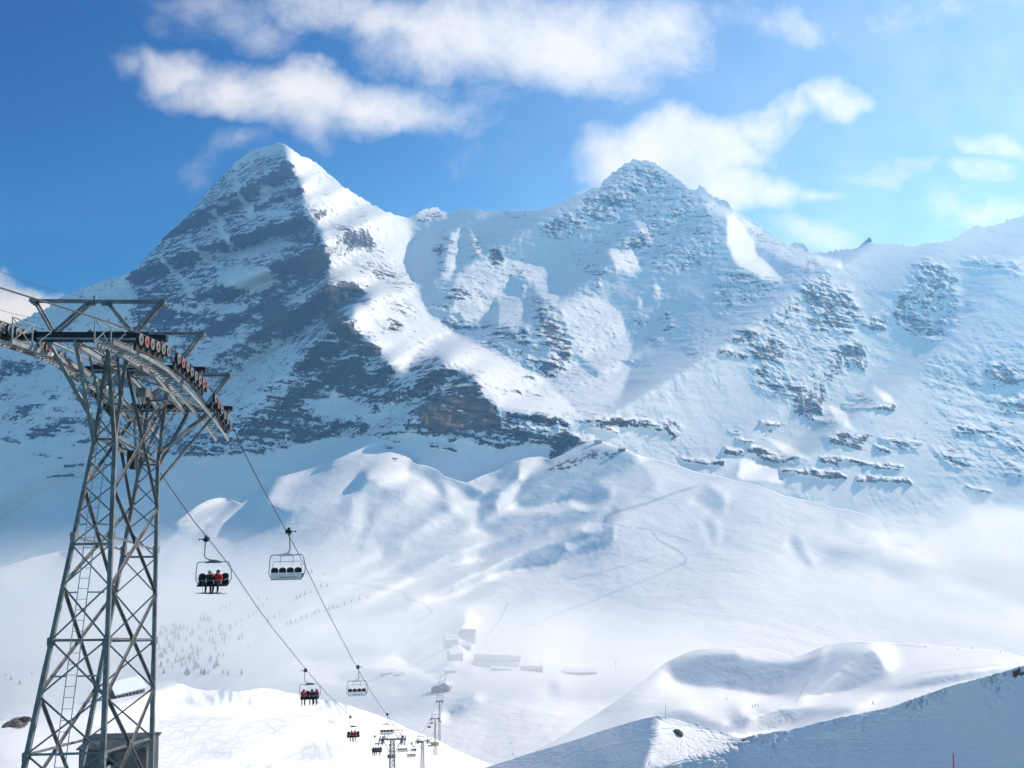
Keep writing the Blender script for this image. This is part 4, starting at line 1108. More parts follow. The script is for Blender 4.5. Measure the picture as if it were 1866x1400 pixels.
def build_near_ridge():
    f = C2.f
    lines = [[(820, 1428, .21), (882, 1400, .205), (960, 1375, .20), (1060, 1345, .195), (1120, 1325, .19), (1198, 1305, .183), (1232, 1310, .185), (1290, 1327, .188), (1345, 1345, .187), (1375, 1339, .178), (1440, 1330, .17), (1500, 1315, .162), (1560, 1302, .155), (1620, 1290, .148), (1690, 1265, .14), (1780, 1238, .128), (1866, 1213, .118), (2020, 1165, .10)],
             [(1198, 1306, .183), (1190, 1335, .179), (1178, 1370, .175), (1165, 1400, .172), (1140, 1450, .165)]]
    pts = [(1270, 1360, .181), (1310, 1362, .182), (1000, 1400, .194), (1100, 1380, .187), (1280, 1400, .174), (1400, 1400, .166), (1500, 1360, .157), (1600, 1400, .139), (1700, 1330, .133), (1800, 1400, .112), (1866, 1300, .110), (1866, 1400, .102),
           (1400, 1550, .150), (1000, 1550, .176), (1200, 1550, .162), (1600, 1550, .125), (1800, 1550, .10), (2020, 1550, .082), (2020, 1350, .092)]
    q0 = rbf_depth(f, lines, pts, 40, 0.1) + math.log(1000.0)
    T = Field(820, 2020, 1150, 1620, 4, -0.07)
    NEAR_SHADE = [
        (-0.10, 4, [(1352, 1354), (1320, 1368), (1250, 1390), (1172, 1407), (1150, 1440), (1500, 1500), (1520, 1350)]),
        (0.62, 3, [(1198, 1304), (1232, 1309), (1290, 1326), (1345, 1345), (1350, 1352), (1320, 1362), (1280, 1372), (1240, 1385), (1200, 1396), (1168, 1402), (1178, 1372), (1190, 1340)]),
        (0.3, 3, [(1350, 1346), (1440, 1332), (1500, 1318), (1560, 1306), (1560, 1312), (1500, 1326), (1440, 1342), (1350, 1358), (1300, 1372), (1290, 1368)]),
        (0.28, 3, [(1560, 1302), (1640, 1284), (1720, 1256), (1720, 1262), (1650, 1288), (1560, 1312)]),
        (0.3, 4, [(1790, 1400), (1866, 1392), (1960, 1380), (1960, 1420), (1790, 1420)]),
    ]
    for v, fe, p in NEAR_SHADE:
        T.poly(p, v, fe)
    q = relief(f, q0, T.a, painted(T, NEAR_SHADE), w_keep=1e-3, w_smooth=0.01, iters=7, cg=420)
    C2.Q = q
    jr = np.random.RandomState(8)
    X, Y, t = C2.grid(1200, 460, 1.2, jag=lambda xs: jr.normal(size=len(xs)) * 0.45 * np.clip((xs - 1200) / 60, 0.25, 1) + 2.2 * fbm(xs / 12, xs * 0, xs * 0, 4, 0.6) * np.clip((xs - 1250) / 80, 0.1, 1))
    qq = C2.q(X, Y)
    P = pos_of(X, Y, qq)
    wx, wy, wz = P[..., 0], P[..., 1], P[..., 2]
    n1 = fbm(wx / 7, wy / 7, wz / 7, 5, 0.5)
    # broken crust along the skied crest
    crest = np.exp(-((Y - C2.top(X)) / 34.0)) * np.clip((X - 1260) / 60, 0, 1) * np.clip(fbm(wx / 9, wy / 9, wz / 9 + 3, 3) * 1.5 + 0.6, 0.1, 1.3)
    chunk = fbm(wx / 1.6, wy / 2.6, wz / 1.6, 4, 0.55, ridged=True)
    tr1 = np.abs(np.sin(wx * 0.35 + wy * 0.22 + fbm(wx / 9, wy / 9, wz / 9, 3) * 5))
    tracks = -np.exp(-(tr1 / 0.13) ** 2) * np.clip(fbm(wx / 18, wy / 18, wz / 18 + 4, 2) + 0.25, 0, 1)
    tr2 = np.abs(np.sin(wx * 0.16 - wy * 0.45 + fbm(wx / 14 + 7, wy / 14, wz / 14, 3) * 5))
    tracks -= np.exp(-(tr2 / 0.12) ** 2) * np.clip(fbm(wx / 22 + 3, wy / 22, wz / 22, 2) + 0.2, 0, 1)
    knoll = np.exp(-(((X - 1260) / 75) ** 2 + ((Y - 1355) / 26) ** 2))
    K = drape_tracks(C2, [(1.4, .3, [(1400, 1360), (1460, 1370), (1560, 1366), (1660, 1362)])] + carved_turns(21, 90, (1300, 1290, 1900, 1400), 175, 170, 7, 120) + carved_turns(22, 30, (900, 1350, 1190, 1400), 150, 90, 6, 60) + carved_turns(23, 26, (1200, 1330, 1330, 1370), 120, 60, 4, 40))
    crust = fbm(wx / 2.6, wy / 2.6, wz / 1.5, 5, 0.6, ridged=True)
    patch = np.clip(fbm(wx / 16, wy / 16, wz / 12 + 8, 3) + 0.35, 0, 1)
    tr3 = np.abs(np.sin(wz * 0.42 + wx * 0.12 + fbm(wx / 11 + 31, wy / 11, wz / 11, 3) * 4))
    tracks -= 1.2 * np.exp(-(tr3 / 0.14) ** 2) * np.clip(fbm(wx / 15 + 13, wy / 15, wz / 15, 2) + 0.3, 0, 1)
    rut = np.clip((X - 1215) / 40, 0, 1) * np.exp(-((Y - 1372) / 26) ** 2) * np.exp(-((X - 1270) / 70) ** 2)
    tracks -= 1.6 * rut * np.exp(-(np.sin((X - 0.9 * Y) * 0.21 + fbm(wx / 4, wy / 4, wz / 4, 2) * 2.5) / 0.35) ** 2)
    q2 = qq - (n1 * 0.75 * (1 - 0.8 * knoll) + crust * 0.34 * patch * (1 - 0.8 * knoll) + chunk * 1.5 * crest + tracks * 0.14 - K.get(X, Y) * 0.3) / np.exp(qq)
    Rk = Field(820, 2020, 1150, 1620, 2, 0.0)
    for v, p in [(0.4, [(1196, 1342), (1210, 1338), (1212, 1348), (1200, 1352)]), (0.36, [(1195, 1358), (1215, 1360), (1208, 1364)]), (0.7, [(1852, 1222), (1872, 1224), (1866, 1234), (1848, 1230)])]:
        Rk.poly(p, v, 2)
    sheet_mesh("near_ridge", pos_of(X, Y, q2), snow_material("ridge_snow", [((0.2, 0.2, 0.2), 4.0, 0.25), ((1.2, 1.2, 1.2), 4.0, 0.05), ((6.0, 6.0, 6.0), 2.0, 0.008)], rocks=(0.9, 0.9, 0.9)), {'track': K.get(X, Y) * 0.0, 'rock': Rk.get(X, Y)}, back=[(3, -1.5), (25, -22), (80, -90)])


build_near_ridge()
print("hills", round(time.time() - T0, 1))


# ------------------------------------------------------------------ object tools
class MB:
    """collects boxes, beams, tubes and discs, then links them as one mesh object"""
    def __init__(self):
        self.v, self.f, self.m = [], [], []

    def add(self, verts, faces, mi=0):
        o = len(self.v)
        self.v += [tuple(p) for p in verts]
        self.f += [tuple(i + o for i in fc) for fc in faces]
        self.m += [mi] * len(faces)
        return self

    def beam(self, p, q, w, h, up=(0, 0, 1), mi=0):
        p, q = Vector(p), Vector(q)
        d = (q - p).normalized()
        up = Vector(up)
        s = d.cross(up)
        if s.length < 1e-4:
            s = d.cross(Vector((1, 0, 0)))
        s.normalize()
        u = s.cross(d)
        s, u = s * w / 2, u * h / 2
        v = [p - s - u, p + s - u, p + s + u, p - s + u, q - s - u, q + s - u, q + s + u, q - s + u]
        return self.add(v, [(0, 1, 2, 3), (7, 6, 5, 4), (0, 4, 5, 1), (1, 5, 6, 2), (2, 6, 7, 3), (3, 7, 4, 0)], mi)

    def angle(self, p, q, w, th, up=(0, 0, 1), mi=0):
        """L-section steel"""
        p, q = Vector(p), Vector(q)
        d = (q - p).normalized()
        s = d.cross(Vector(up))
        if s.length < 1e-4:
            s = d.cross(Vector((1, 0, 0)))
        s.normalize()
        u = s.cross(d)
        prof = [(0, 0), (w, 0), (w, th), (th, th), (th, w), (0, w)]
        v = [e + s * (a - w / 2) + u * (b - w / 2) for e in (p, q) for a, b in prof]
        fs = [tuple(range(5, -1, -1)), tuple(range(6, 12))] + [(i, (i + 1) % 6, 6 + (i + 1) % 6, 6 + i) for i in range(6)]
        return self.add(v, fs, mi)

    def tube(self, pts, r, n=8, mi=0, closed=False):
        pts = [Vector(p) for p in pts]
        N = len(pts)
        rings = []
        side = None
        for i, p in enumerate(pts):
            a = pts[i - 1] if (i > 0 or closed) else p
            b = pts[(i + 1) % N] if (i < N - 1 or closed) else p
            d = (b - a).normalized()
            if side is None:
                side = d.orthogonal().normalized()
            side = (side - d * side.dot(d)).normalized()
            w = d.cross(side)
            rr = r[i] if isinstance(r, (list, tuple)) else r
            rings.append([p + side * rr * math.cos(2 * math.pi * k / n) + w * rr * math.sin(2 * math.pi * k / n) for k in range(n)])
        v = [p for rg in rings for p in rg]
        fs = []
        for i in range(N - (0 if closed else 1)):
            j = (i + 1) % N
            fs += [(i * n + k, i * n + (k + 1) % n, j * n + (k + 1) % n, j * n + k) for k in range(n)]
        if not closed:
            fs += [tuple(range(n - 1, -1, -1)), tuple((N - 1) * n + k for k in range(n))]
        return self.add(v, fs, mi)

    def box(self, c, size, rz=0.0, mi=0, taper=0.0):
        cx, cy, cz = c
        x, y, z = [k / 2 for k in size]
        cs, sn = math.cos(rz), math.sin(rz)
        v = []
        for sz in (-1, 1):
            k = 1 - (taper if sz > 0 else 0)
            for sx, sy in ((-1, -1), (1, -1), (1, 1), (-1, 1)):
                a, b = sx * x * k, sy * y * k
                v.append((cx + a * cs - b * sn, cy + a * sn + b * cs, cz + sz * z))
        return self.add(v, [(3, 2, 1, 0), (4, 5, 6, 7), (0, 1, 5, 4), (1, 2, 6, 5), (2, 3, 7, 6), (3, 0, 4, 7)], mi)

    def disc(self, c, axis, prof, n=20, mi=0):
        """lathe: prof is a list of (along axis, radius)"""
        c, ax = Vector(c), Vector(axis).normalized()
        s = ax.orthogonal().normalized()
        w = ax.cross(s)
        v = []
        for t, r in prof:
            for k in range(n):
                a = 2 * math.pi * k / n
                v.append(c + ax * t + (s * math.cos(a) + w * math.sin(a)) * max(r, 1e-4))
        fs = []
        for i in range(len(prof) - 1):
            fs += [(i * n + k, i * n + (k + 1) % n, (i + 1) * n + (k + 1) % n, (i + 1) * n + k) for k in range(n)]
        fs += [tuple(range(n - 1, -1, -1)), tuple((len(prof) - 1) * n + k for k in range(n))]
        return self.add(v, fs, mi)

    def build(self, name, mats, parent=None, smooth=False, bevel=0.0):
        me = bpy.data.meshes.new(name)
        me.from_pydata(self.v, [], self.f)
        mats = mats if isinstance(mats, (list, tuple)) else [mats]
        for m in mats:
            me.materials.append(m)
        me.polygons.foreach_set('material_index', self.m)
        me.polygons.foreach_set('use_smooth', [smooth] * len(self.f))
        bm = bmesh.new(); bm.from_mesh(me)
        bmesh.ops.recalc_face_normals(bm, faces=bm.faces)
        if bevel:
            bmesh.ops.bevel(bm, geom=[e for e in bm.edges if e.calc_face_angle(0) > 0.5], offset=bevel, segments=2, affect='EDGES')
        bm.to_mesh(me); bm.free()
        if smooth:
            try:
                me.set_sharp_from_angle(angle=R(40))
            except Exception:
                pass
        o = bpy.data.objects.new(name, me)
        COL.objects.link(o)
        if parent is not None:
            o.parent = parent
        return o


def thing(name, label, cat, loc=(0, 0, 0), rz=0.0, group=None):
    o = bpy.data.objects.new(name, None)
    o.empty_display_size = 0.2
    o.location = loc
    o.rotation_euler = (0, 0, rz)
    COL.objects.link(o)
    return tag(o, label, cat, group)


def tag(o, label, cat, group=None):
    o['label'] = label
    o['category'] = cat
    if group:
        o['group'] = group
    return o


def copy_tree(o, parent=None):
    kids = list(o.children)
    c = o.copy()
    COL.objects.link(c)
    if parent is not None:
        c.parent = parent
    for k in kids:
        copy_tree(k, c)
    return c


def paint(name, base, rough=0.5, metal=0.0, var=0.25, scale=3.0, bumpk=0.0, spec=0.4):
    """a weathered plain surface"""
    m, t = new_mat(name)
    tc = t.n('ShaderNodeTexCoord').outputs['Object']
    n = t.noise(tc, scale, 5.0, 0.65)
    lo = tuple(k * (1 - var) for k in base) + (1,)
    hi = tuple(min(1, k * (1 + var)) for k in base) + (1,)
    col = t.mixc(t.ss(n, 0.3, 0.7), lo, hi)
    nrm = bump(t, t.noise(tc, scale * 6, 3.0), bumpk, 0.01) if bumpk else None
    finish(t, col, t.m('ADD', t.m('MULTIPLY', n, 0.25), rough - 0.12), nrm, spec, metal)
    return m


STEEL = paint("galvanised_steel", (0.19, 0.185, 0.185), 0.45, 0.3, 0.35, 2.5)
STEEL_PALE = paint("pale_galvanised_steel", (0.29, 0.31, 0.32), 0.45, 0.3, 0.25, 2.0)
BLACK = paint("black_steel", (0.018, 0.019, 0.022), 0.5, 0.2, 0.4, 3.0)
DARK = paint("dark_rubber", (0.03, 0.028, 0.03), 0.7, 0.0, 0.3, 6.0)
RED = paint("red_sheave_paint", (0.32, 0.035, 0.035), 0.5, 0.0, 0.3, 8.0)
GREY = paint("grey_sheave_disc", (0.13, 0.14, 0.14), 0.5, 0.3, 0.3, 6.0)
RIM = paint("worn_rim_metal", (0.30, 0.26, 0.25), 0.4, 0.3, 0.2, 8.0)
WHITE = paint("white_paint", (0.75, 0.75, 0.76), 0.45, 0.0, 0.08, 4.0)
CHAIR_GREY = paint("chair_tube_grey", (0.22, 0.23, 0.25), 0.4, 0.5, 0.2, 5.0)
SEAT = paint("black_seat_padding", (0.012, 0.012, 0.014), 0.75, 0.0, 0.4, 12.0)
PALE_SHELL = paint("pale_chair_shell", (0.60, 0.62, 0.64), 0.5, 0.0, 0.12, 6.0)
ROPE = paint("steel_rope", (0.06, 0.06, 0.065), 0.5, 0.6, 0.2, 30.0)
CABINET = paint("dark_cabinet_sheet", (0.075, 0.08, 0.085), 0.55, 0.0, 0.4, 1.5)

# ------------------------------------------------------------------ line of the chairlift
LK = -0.067                       # sideways drift of the line per metre ahead
LINE_R, LINE_L = -10.8, -16.1
def line_x(c, y):
    return c + LK * y
ROPE_Z = [(8, 3.35), (18, 3.25), (24, 3.2), (27, 3.12), (29.5, 2.95), (30.6, 2.78), (34.2, 1.83), (35.3, 1.44), (37.8, 0.2), (41.8, -2.1), (43.9, -3.2), (52, -7.3), (53, -7.8), (58, -10.4), (65.2, -14.4), (87, -25.8), (100, -32.4), (123, -43.4), (139, -51), (160, -60.8),
          (166, -63.4), (171, -65.6), (200, -78.3), (250, -97.5), (312, -120.6), (320, -123), (400, -148.5), (490, -176), (498, -178.4), (609, -206.2), (617, -208), (690, -221), (780, -240)]
_ry, _rz = zip(*ROPE_Z)
def rope_z(y, c=None):
    z = float(np.interp(y, _ry, _rz))
    if c == LINE_L:                  # the uphill rope rides half a metre higher over this pylon
        z += .6 * min(1.0, max(0.0, (49.0 - y) / 9.0))
        z -= .4 * min(1.0, max(0.0, (y - 55) / 15.0)) * min(1.0, max(0.0, (150 - y) / 20.0))
    return z

def y_of_px(c, px):
    lo, hi = 10.0, 2500.0
    for _ in range(50):     # allow for the tilt of the view when the rope hangs below eye level
        y = math.sqrt(lo * hi)
        fwd = y * math.cos(PITCH) + rope_z(y) * math.sin(PITCH)
        if line_x(c, y) * FPX / fwd + 933.0 < px:
            lo = y
        else:
            hi = y
    return y

TW = Vector((-15.5, 32.4, -1.1))
_th = R(15)
_fw = Vector((LK, 1, 0)).normalized()
EX = Vector((1, -LK, 0)).normalized()
EL = (_fw * math.cos(_th) + Vector((0, 0, -math.sin(_th)))).normalized()
EA = EX.cross(EL)
def TL(a, l, h):
    return TW + EX * (a + (-h * 0.016 if h < 0 else 0)) + EL * l + EA * h


def build_big_tower():
    root = thing("lift_pylon", "tall grey lattice lift pylon filling the left edge, three crossarms with wheels on top", "lift pylon", (-15.2, 28.3, -15.5))
    inv = -Vector(root.location)
    def put(mb, name, mat, **kw):
        mb.v = [tuple(Vector(p) + inv) for p in mb.v]
        return mb.build(name, mat, root, **kw)
    hw = lambda h: 0.37 if h >= 0 else 0.37 - 0.080 * h
    LH = 2.27
    HB = -17.5
    for sa in (-1, 1):
        for sl in (-1, 1):
            mb = MB()
            for h0, h1, w in ((HB, -8, .16), (-8, 0, .145), (0, 3.35, .13)):
                p, q = TL(sa * hw(h0), sl * LH, h0), TL(sa * hw(h1), sl * LH, h1)
                mb.angle(p, q, w, .022, up=EX * sa)
                mb.angle(p, q, w * .9, .02, up=-EX * sa)
            for h in (-3.6, -7.25, -10.9, -14.6):
                c = TL(sa * hw(h), sl * LH, h)
                mb.box(c, (.19, .22, .28))
            put(mb, 'leg', STEEL)
    nodes = [2.9, 1.9, 0.9, 0.0, -.84, -1.78, -2.76, -3.93, -5.37, -7.22, -9.02, -10.85, -12.8, -14.8, -16.9]
    for sl in (-1, 1):
        mb = MB()
        for a, b in zip(nodes[:-1], nodes[1:]):
            w = .05 if a > -4 else .062
            mb.angle(TL(-hw(a), sl * LH, a), TL(hw(b), sl * (LH + .02), b), w, .014, up=EL)
            mb.angle(TL(hw(a), sl * (LH + .05), a), TL(-hw(b), sl * (LH + .05), b), w, .014, up=EL)
        for h in (-7.22, -10.85, -3.9, 0.0, 2.9):
            mb.angle(TL(-hw(h), sl * LH, h), TL(hw(h), sl * LH, h), .08, .014, up=EL)
        put(mb, 'face_bracing', STEEL)
    sn = [3.0, -1.85, -5.37, -9.0, -12.7, -16.4]
    for sa in (-1, 1):
        mb = MB()
        for a, b in zip(sn[:-1], sn[1:]):
            w = .095
            mb.angle(TL(sa * hw(a), -LH, a), TL(sa * (hw(b) + .02), LH, b), w, .02, up=EX)
            mb.angle(TL(sa * (hw(a) + .05), LH, a), TL(sa * (hw(b) + .05), -LH, b), w, .02, up=EX)
            mid = (a + b) / 2
            mb.angle(TL(sa * hw(mid), -LH, mid), TL(sa * hw(mid), LH, mid), .08, .014, up=EA)
            mb.beam(TL(sa * (hw(mid) + .03), -.16, mid), TL(sa * (hw(mid) + .03), .16, mid), .03, .34, up=EA)
        mb.angle(TL(sa * hw(0), -LH, 0.15), TL(sa * hw(0), LH, 0.15), .13, .02, up=EA)
        put(mb, 'side_bracing', STEEL)
    # ladder on the near face
    mb = MB()
    lp = lambda h, s: TL(-.04 * hw(h) - .14 * hw(h) * 0 + s * .17, -LH - .16, h)
    for s in (-1, 1):
        mb.tube([lp(h, s) for h in np.linspace(-17, 2.6, 20)], .017, 6)
    for h in np.arange(-17, 2.6, .36):
        mb.tube([lp(h, -1), lp(h, 1)], .011, 5)
    for h in (-14.2, -11.4, -8.4, -5.6, -3.2, -1.0):
        for s in (-1, 1):
            mb.beam(lp(h, s), TL(s * hw(h) * .8, -LH, h), .03, .05)
    put(mb, 'ladder', STEEL_PALE)
    # crossarms with the lifting frames above them
    arms = [(-4.38, 3.30), (0.28, 3.68), (4.64, 3.24)]
    for k, (l, h) in enumerate(arms):
        mb = MB()
        mb.beam(TL(-2.0, l, h), TL(2.0, l, h), .30, .30, up=EA)
        for s in (-1, 1):
            mb.beam(TL(s * 2.0, l, h), TL(s * 2.62, l, h - .03), .22, .2, up=EA)
            mb.beam(TL(s * 1.99, l, h), TL(s * 2.02, l, h), .40, .40, up=EA)
        mb.beam(TL(-1.9, l - .17, h - .2), TL(1.9, l - .17, h - .2), .06, .05, up=EA)
        mb.beam(TL(-1.9, l - .17, h - .13), TL(1.9, l - .17, h - .13), .02, .1, up=EA, mi=1)
        arm = put(mb, 'crossarm', [BLACK, STEEL_PALE])
        g = MB()
        top = h + (1.42 if k == 0 else 1.62)
        g.beam(TL(-2.32, l, top), TL(2.32, l, top), .11, .12, up=EA)
        for s in (-1, 1):
            foot = TL(s * 1.4, l, h + .12)
            for off in (-.07, .07):
                g.beam(foot + EX * off * .6 + EL * off, TL(s * 2.26 + off * .5, l + off, top - .02), .06, .10, up=EL)
                g.beam(foot + EX * off * .6 + EL * off, TL(s * .30 + off * .5, l + off, top - .02), .06, .10, up=EL)
            g.disc(TL(s * 2.32, l - .1, top - .03), EL, [(-.05, .11), (.25, .11)], 12)
            g.beam(TL(s * .3 - .2, l, top - .08), TL(s * .3 + .2, l, top - .08), .05, .16, up=EA)
        if k == 0:
            g.disc(TL(-.16, l, top + .06), EA, [(0, .05), (.08, .05), (.12, .03), (.17, .03)], 8)
        put(g, 'lifting_frame', STEEL)
    # two long girders carrying the crossarms, and their struts down to the legs
    for s in (-1, 1):
        mb = MB()
        pts = [TL(s * .52, l, h - .27) for l, h in arms]
        pts = [pts[0] + (pts[0] - pts[1]) * .06, pts[1], pts[2] + (pts[2] - pts[1]) * .06]
        for a, b in zip(pts[:-1], pts[1:]):
            mb.beam(a, b, .05, .24, up=EA)
            for zz in (-.12, .12):
                mb.beam(a + EA * zz, b + EA * zz, .15, .03, up=EA)
        put(mb, 'girder', STEEL_PALE)
        mb = MB()
        for sl, (l, h) in ((-1, arms[0]), (1, arms[2])):
            if s < 0 or sl > 0:
                mb.beam(TL(s * 1.55, l, h - .2), TL(s * .42, sl * LH, .55), .13, .15, up=EL)
            mb.beam(TL(s * .55, l, h - .3), TL(s * .37, sl * LH, -.15), .11, .14, up=EX)
            mb.angle(TL(s * .5, (l + sl * LH) / 2, h - .36), TL(s * .38, sl * LH, 1.5), .1, .015)
            mb.angle(TL(s * 1.5, l, h - .16), TL(s * .5, sl * LH * .4, h - .15), .09, .014)
            if sl > 0:
                mb.beam(TL(s * 1.9, l, h - .2), TL(s * .37, sl * LH, -.9), .09, .11, up=EL)
        put(mb, 'strut', STEEL_PALE if s < 0 else STEEL)
    mb = MB()
    for (l0, h0), (l1, h1) in zip(arms[:-1], arms[1:]):
        n = 4
        for i in range(n):
            t0, t1 = i / n, (i + 1) / n
            s = 1 if i % 2 else -1
            mb.angle(TL(s * .5, l0 + (l1 - l0) * t0, h0 + (h1 - h0) * t0 - .3), TL(-s * .5, l0 + (l1 - l0) * t1, h0 + (h1 - h0) * t1 - .3), .08, .012)
    for h in (.1, 1.7):
        mb.angle(TL(-.37, -LH, h), TL(.37, LH, h), .08, .012); mb.angle(TL(.37, -LH, h + .03), TL(-.37, LH, h + .03), .08, .012)
    put(mb, 'plan_bracing', STEEL)
    # walkways beside the wheels
    WK = [(26.4, 2.80), (29, 2.58), (31.4, 2.22), (33.6, 1.62), (36, .85), (37.7, .25), (40.0, -.72)]
    for s, c in ((-1, LINE_L), (1, LINE_R)):
        ctr = lambda y, z, off: Vector((line_x((LINE_L + LINE_R) / 2, y), y, z)) + EX * (s * (1.62 + off))
        mb = MB()
        for off in (-.30, .30):
            for (y0, z0), (y1, z1) in zip(WK[:-1], WK[1:]):
                mb.beam(ctr(y0, z0, off), ctr(y1, z1, off), .035, .19)
                mb.beam(ctr(y0, z0 + .09, off), ctr(y1, z1 + .09, off), .085, .02)
        for (y0, z0), (y1, z1) in zip(WK[:-1], WK[1:]):
            n = max(3, int((y1 - y0) / .26))
            for i in range(n):
                t = i / n
                mb.beam(ctr(y0 + (y1 - y0) * t, z0 + (z1 - z0) * t - .02, -.3), ctr(y0 + (y1 - y0) * t, z0 + (z1 - z0) * t - .02, .3), .10 if i % 3 else .03, .03)
        for y, z in WK[1:-1:2]:
            mb.box(ctr(y, z + .01, -.33), (.02, .16, .12), mi=1)
        put(mb, 'walkway', [STEEL_PALE, WHITE])
        # railings
        for ends in ((26.4, 28.9), (38.0, 39.9)):
            mb = MB()
            zz = [float(np.interp(y, [p[0] for p in WK], [p[1] for p in WK])) for y in ends]
            a0, a1 = ctr(ends[0], zz[0], -.3), ctr(ends[1], zz[1], -.3)
            up = Vector((0, 0, .80))
            mb.beam(a0 + up, a1 + up, .04, .03); mb.beam(a0, a0 + up, .035, .035); mb.beam(a1, a1 + up, .035, .035)
            mid = (a0 + a1) / 2
            mb.beam(mid, mid + up, .035, .035)
            mb.beam(a0, mid + up, .025, .025); mb.beam(a0 + up, mid, .025, .025); mb.beam(mid, a1 + up, .025, .025)
            put(mb, 'railing', STEEL_PALE)
        # the wheels the rope runs over
        groups = [[254.6, 265.6, 276, 286, 295.5, 305], [324, 333.6, 341.5, 349, 356.6, 363.5, 370.6, 376.4], [391.6, 397.6, 403, 408.6, 413.6, 418.8]]
        for gi, g in enumerate(groups):
            ys = np.linspace(y_of_px(LINE_R, g[0]), y_of_px(LINE_R, g[-1]), len(g))
            zs = [rope_z(y, c) - .20 for y in ys]
            mb = MB()
            for y0, z0, y1, z1 in zip(ys[:-1], zs[:-1], ys[1:], zs[1:]):
                a, b = Vector((line_x(c, y0), y0, z0)), Vector((line_x(c, y1), y1, z1))
                mb.beam(a - EX * .07, b - EX * .07, .05, .13)
            a, b = Vector((line_x(c, ys[0]), ys[0], zs[0] - .25)), Vector((line_x(c, ys[-1]), ys[-1], zs[-1] - .25))
            mb.beam(a - EX * .16, b - EX * .16, .08, .24)
            mid = Vector((line_x(c, ys[len(ys) // 2]), ys[len(ys) // 2], zs[len(ys) // 2] - .25))
            mb.beam(mid - EX * .16, TL(s * 2.5, arms[gi][0], arms[gi][1] - .05), .14, .16)
            tr = put(mb, 'wheel_beam', DARK)
            for i, (y, z) in enumerate(zip(ys, zs)):
                red = i == 1 or (gi == 1 and i == 6)
                w = MB()
                cc = Vector((line_x(c, y), y, z))
                w.disc(cc - EX * .055, EX, [(0, .19), (.015, .205), (.04, .19), (.07, .19), (.095, .205), (.11, .195)], 22, 0)
                w.disc(cc + EX * .057, EX, [(0, .192), (.006, .192), (.008, .168), (-.004, .165)], 22, 1)
                w.disc(cc + EX * .058, EX, [(0, .166), (.004, .155), (.002, .05), (.03, .045), (.032, .001)], 18, 2)
                w.v = [tuple(Vector(p) + inv) for p in w.v]
                o = w.build('wheel', [DARK, RIM, RED if red else GREY], tr, smooth=True)
                if red:
                    o['label'] = 'red wheel'
    # motor box and cable drum slung in the head of the pylon
    mb = MB()
    mb.box(TL(.1, .2, -.1), (.3, .35, .5)); mb.disc(TL(.12, .3, -.42), EX, [(-.1, .2), (.1, .2)], 14)
    put(mb, 'hoist_gear', BLACK)
    mb = MB(); mb.box(TL(.05, .6, 2.75), (.4, .6, .4)); put(mb, 'motor_box', STEEL)
    # antenna with red and white bands on the middle crossarm
    mb = MB()
    b0 = TL(.25, .45, arms[1][1] + .1)
    for i in range(5):
        mb.disc(b0 + EA * (.35 * i), EA, [(0, .07 - .006 * i), (.35, .066 - .006 * i)], 10, mi=(0 if i % 2 else 1))
    put(mb, 'antenna', [paint("antenna_red", (.5, .08, .08), .5), WHITE], smooth=True)
    conc = paint("concrete", (.3, .3, .29), .85, 0, .2, 2.0)
    for sa in (-1, 1):
        for sl in (-1, 1):
            c = TL(sa * hw(HB), sl * LH, HB)
            mb = MB(); mb.box((c.x, c.y, c.z - .3), (1.3, 1.3, 1.6)); put(mb, 'foundation', conc)
    return root


build_big_tower()


def build_cabinet():
    root = thing("control_cabinet", "dark sheet metal cabinet standing behind the foot of the near pylon", "cabinet", (-16.9, 35.2, -18.6), R(4))
    mb = MB(); mb.box((0, 0, 2.5), (2.75, 1.5, 5.0)); mb.build('housing', CABINET, root, bevel=.03)
    mb = MB()
    for x in (-.68, .68):
        mb.box((x, -.77, 2.6), (1.28, .03, 4.6))
    mb.box((0, -.79, 2.6), (.03, .02, 4.6))
    d = mb.build('door', CABINET, root)
    mb = MB(); mb.tube([(-.1, -.80, 2.4), (-.1, -.84, 2.4), (-.1, -.84, 2.1), (-.1, -.80, 2.1)], .015, 6); mb.build('handle', STEEL_PALE, d)
    mb = MB(); mb.box((0, 0, 5.03), (2.9, 1.65, .06)); mb.build('lid', CABINET, root)
    mb = MB(); mb.disc((-.15, -.78, 4.45), (.6, -1, -.25), [(0, .05), (.25, .07), (.3, .12), (.33, .12)], 12, 0); mb.disc((-.0, -1.07, 4.37), (.6, -1, -.25), [(0, .09), (.02, .08)], 12, 1)
    mb.build('lamp', [BLACK, WHITE], root, smooth=True)


build_cabinet()


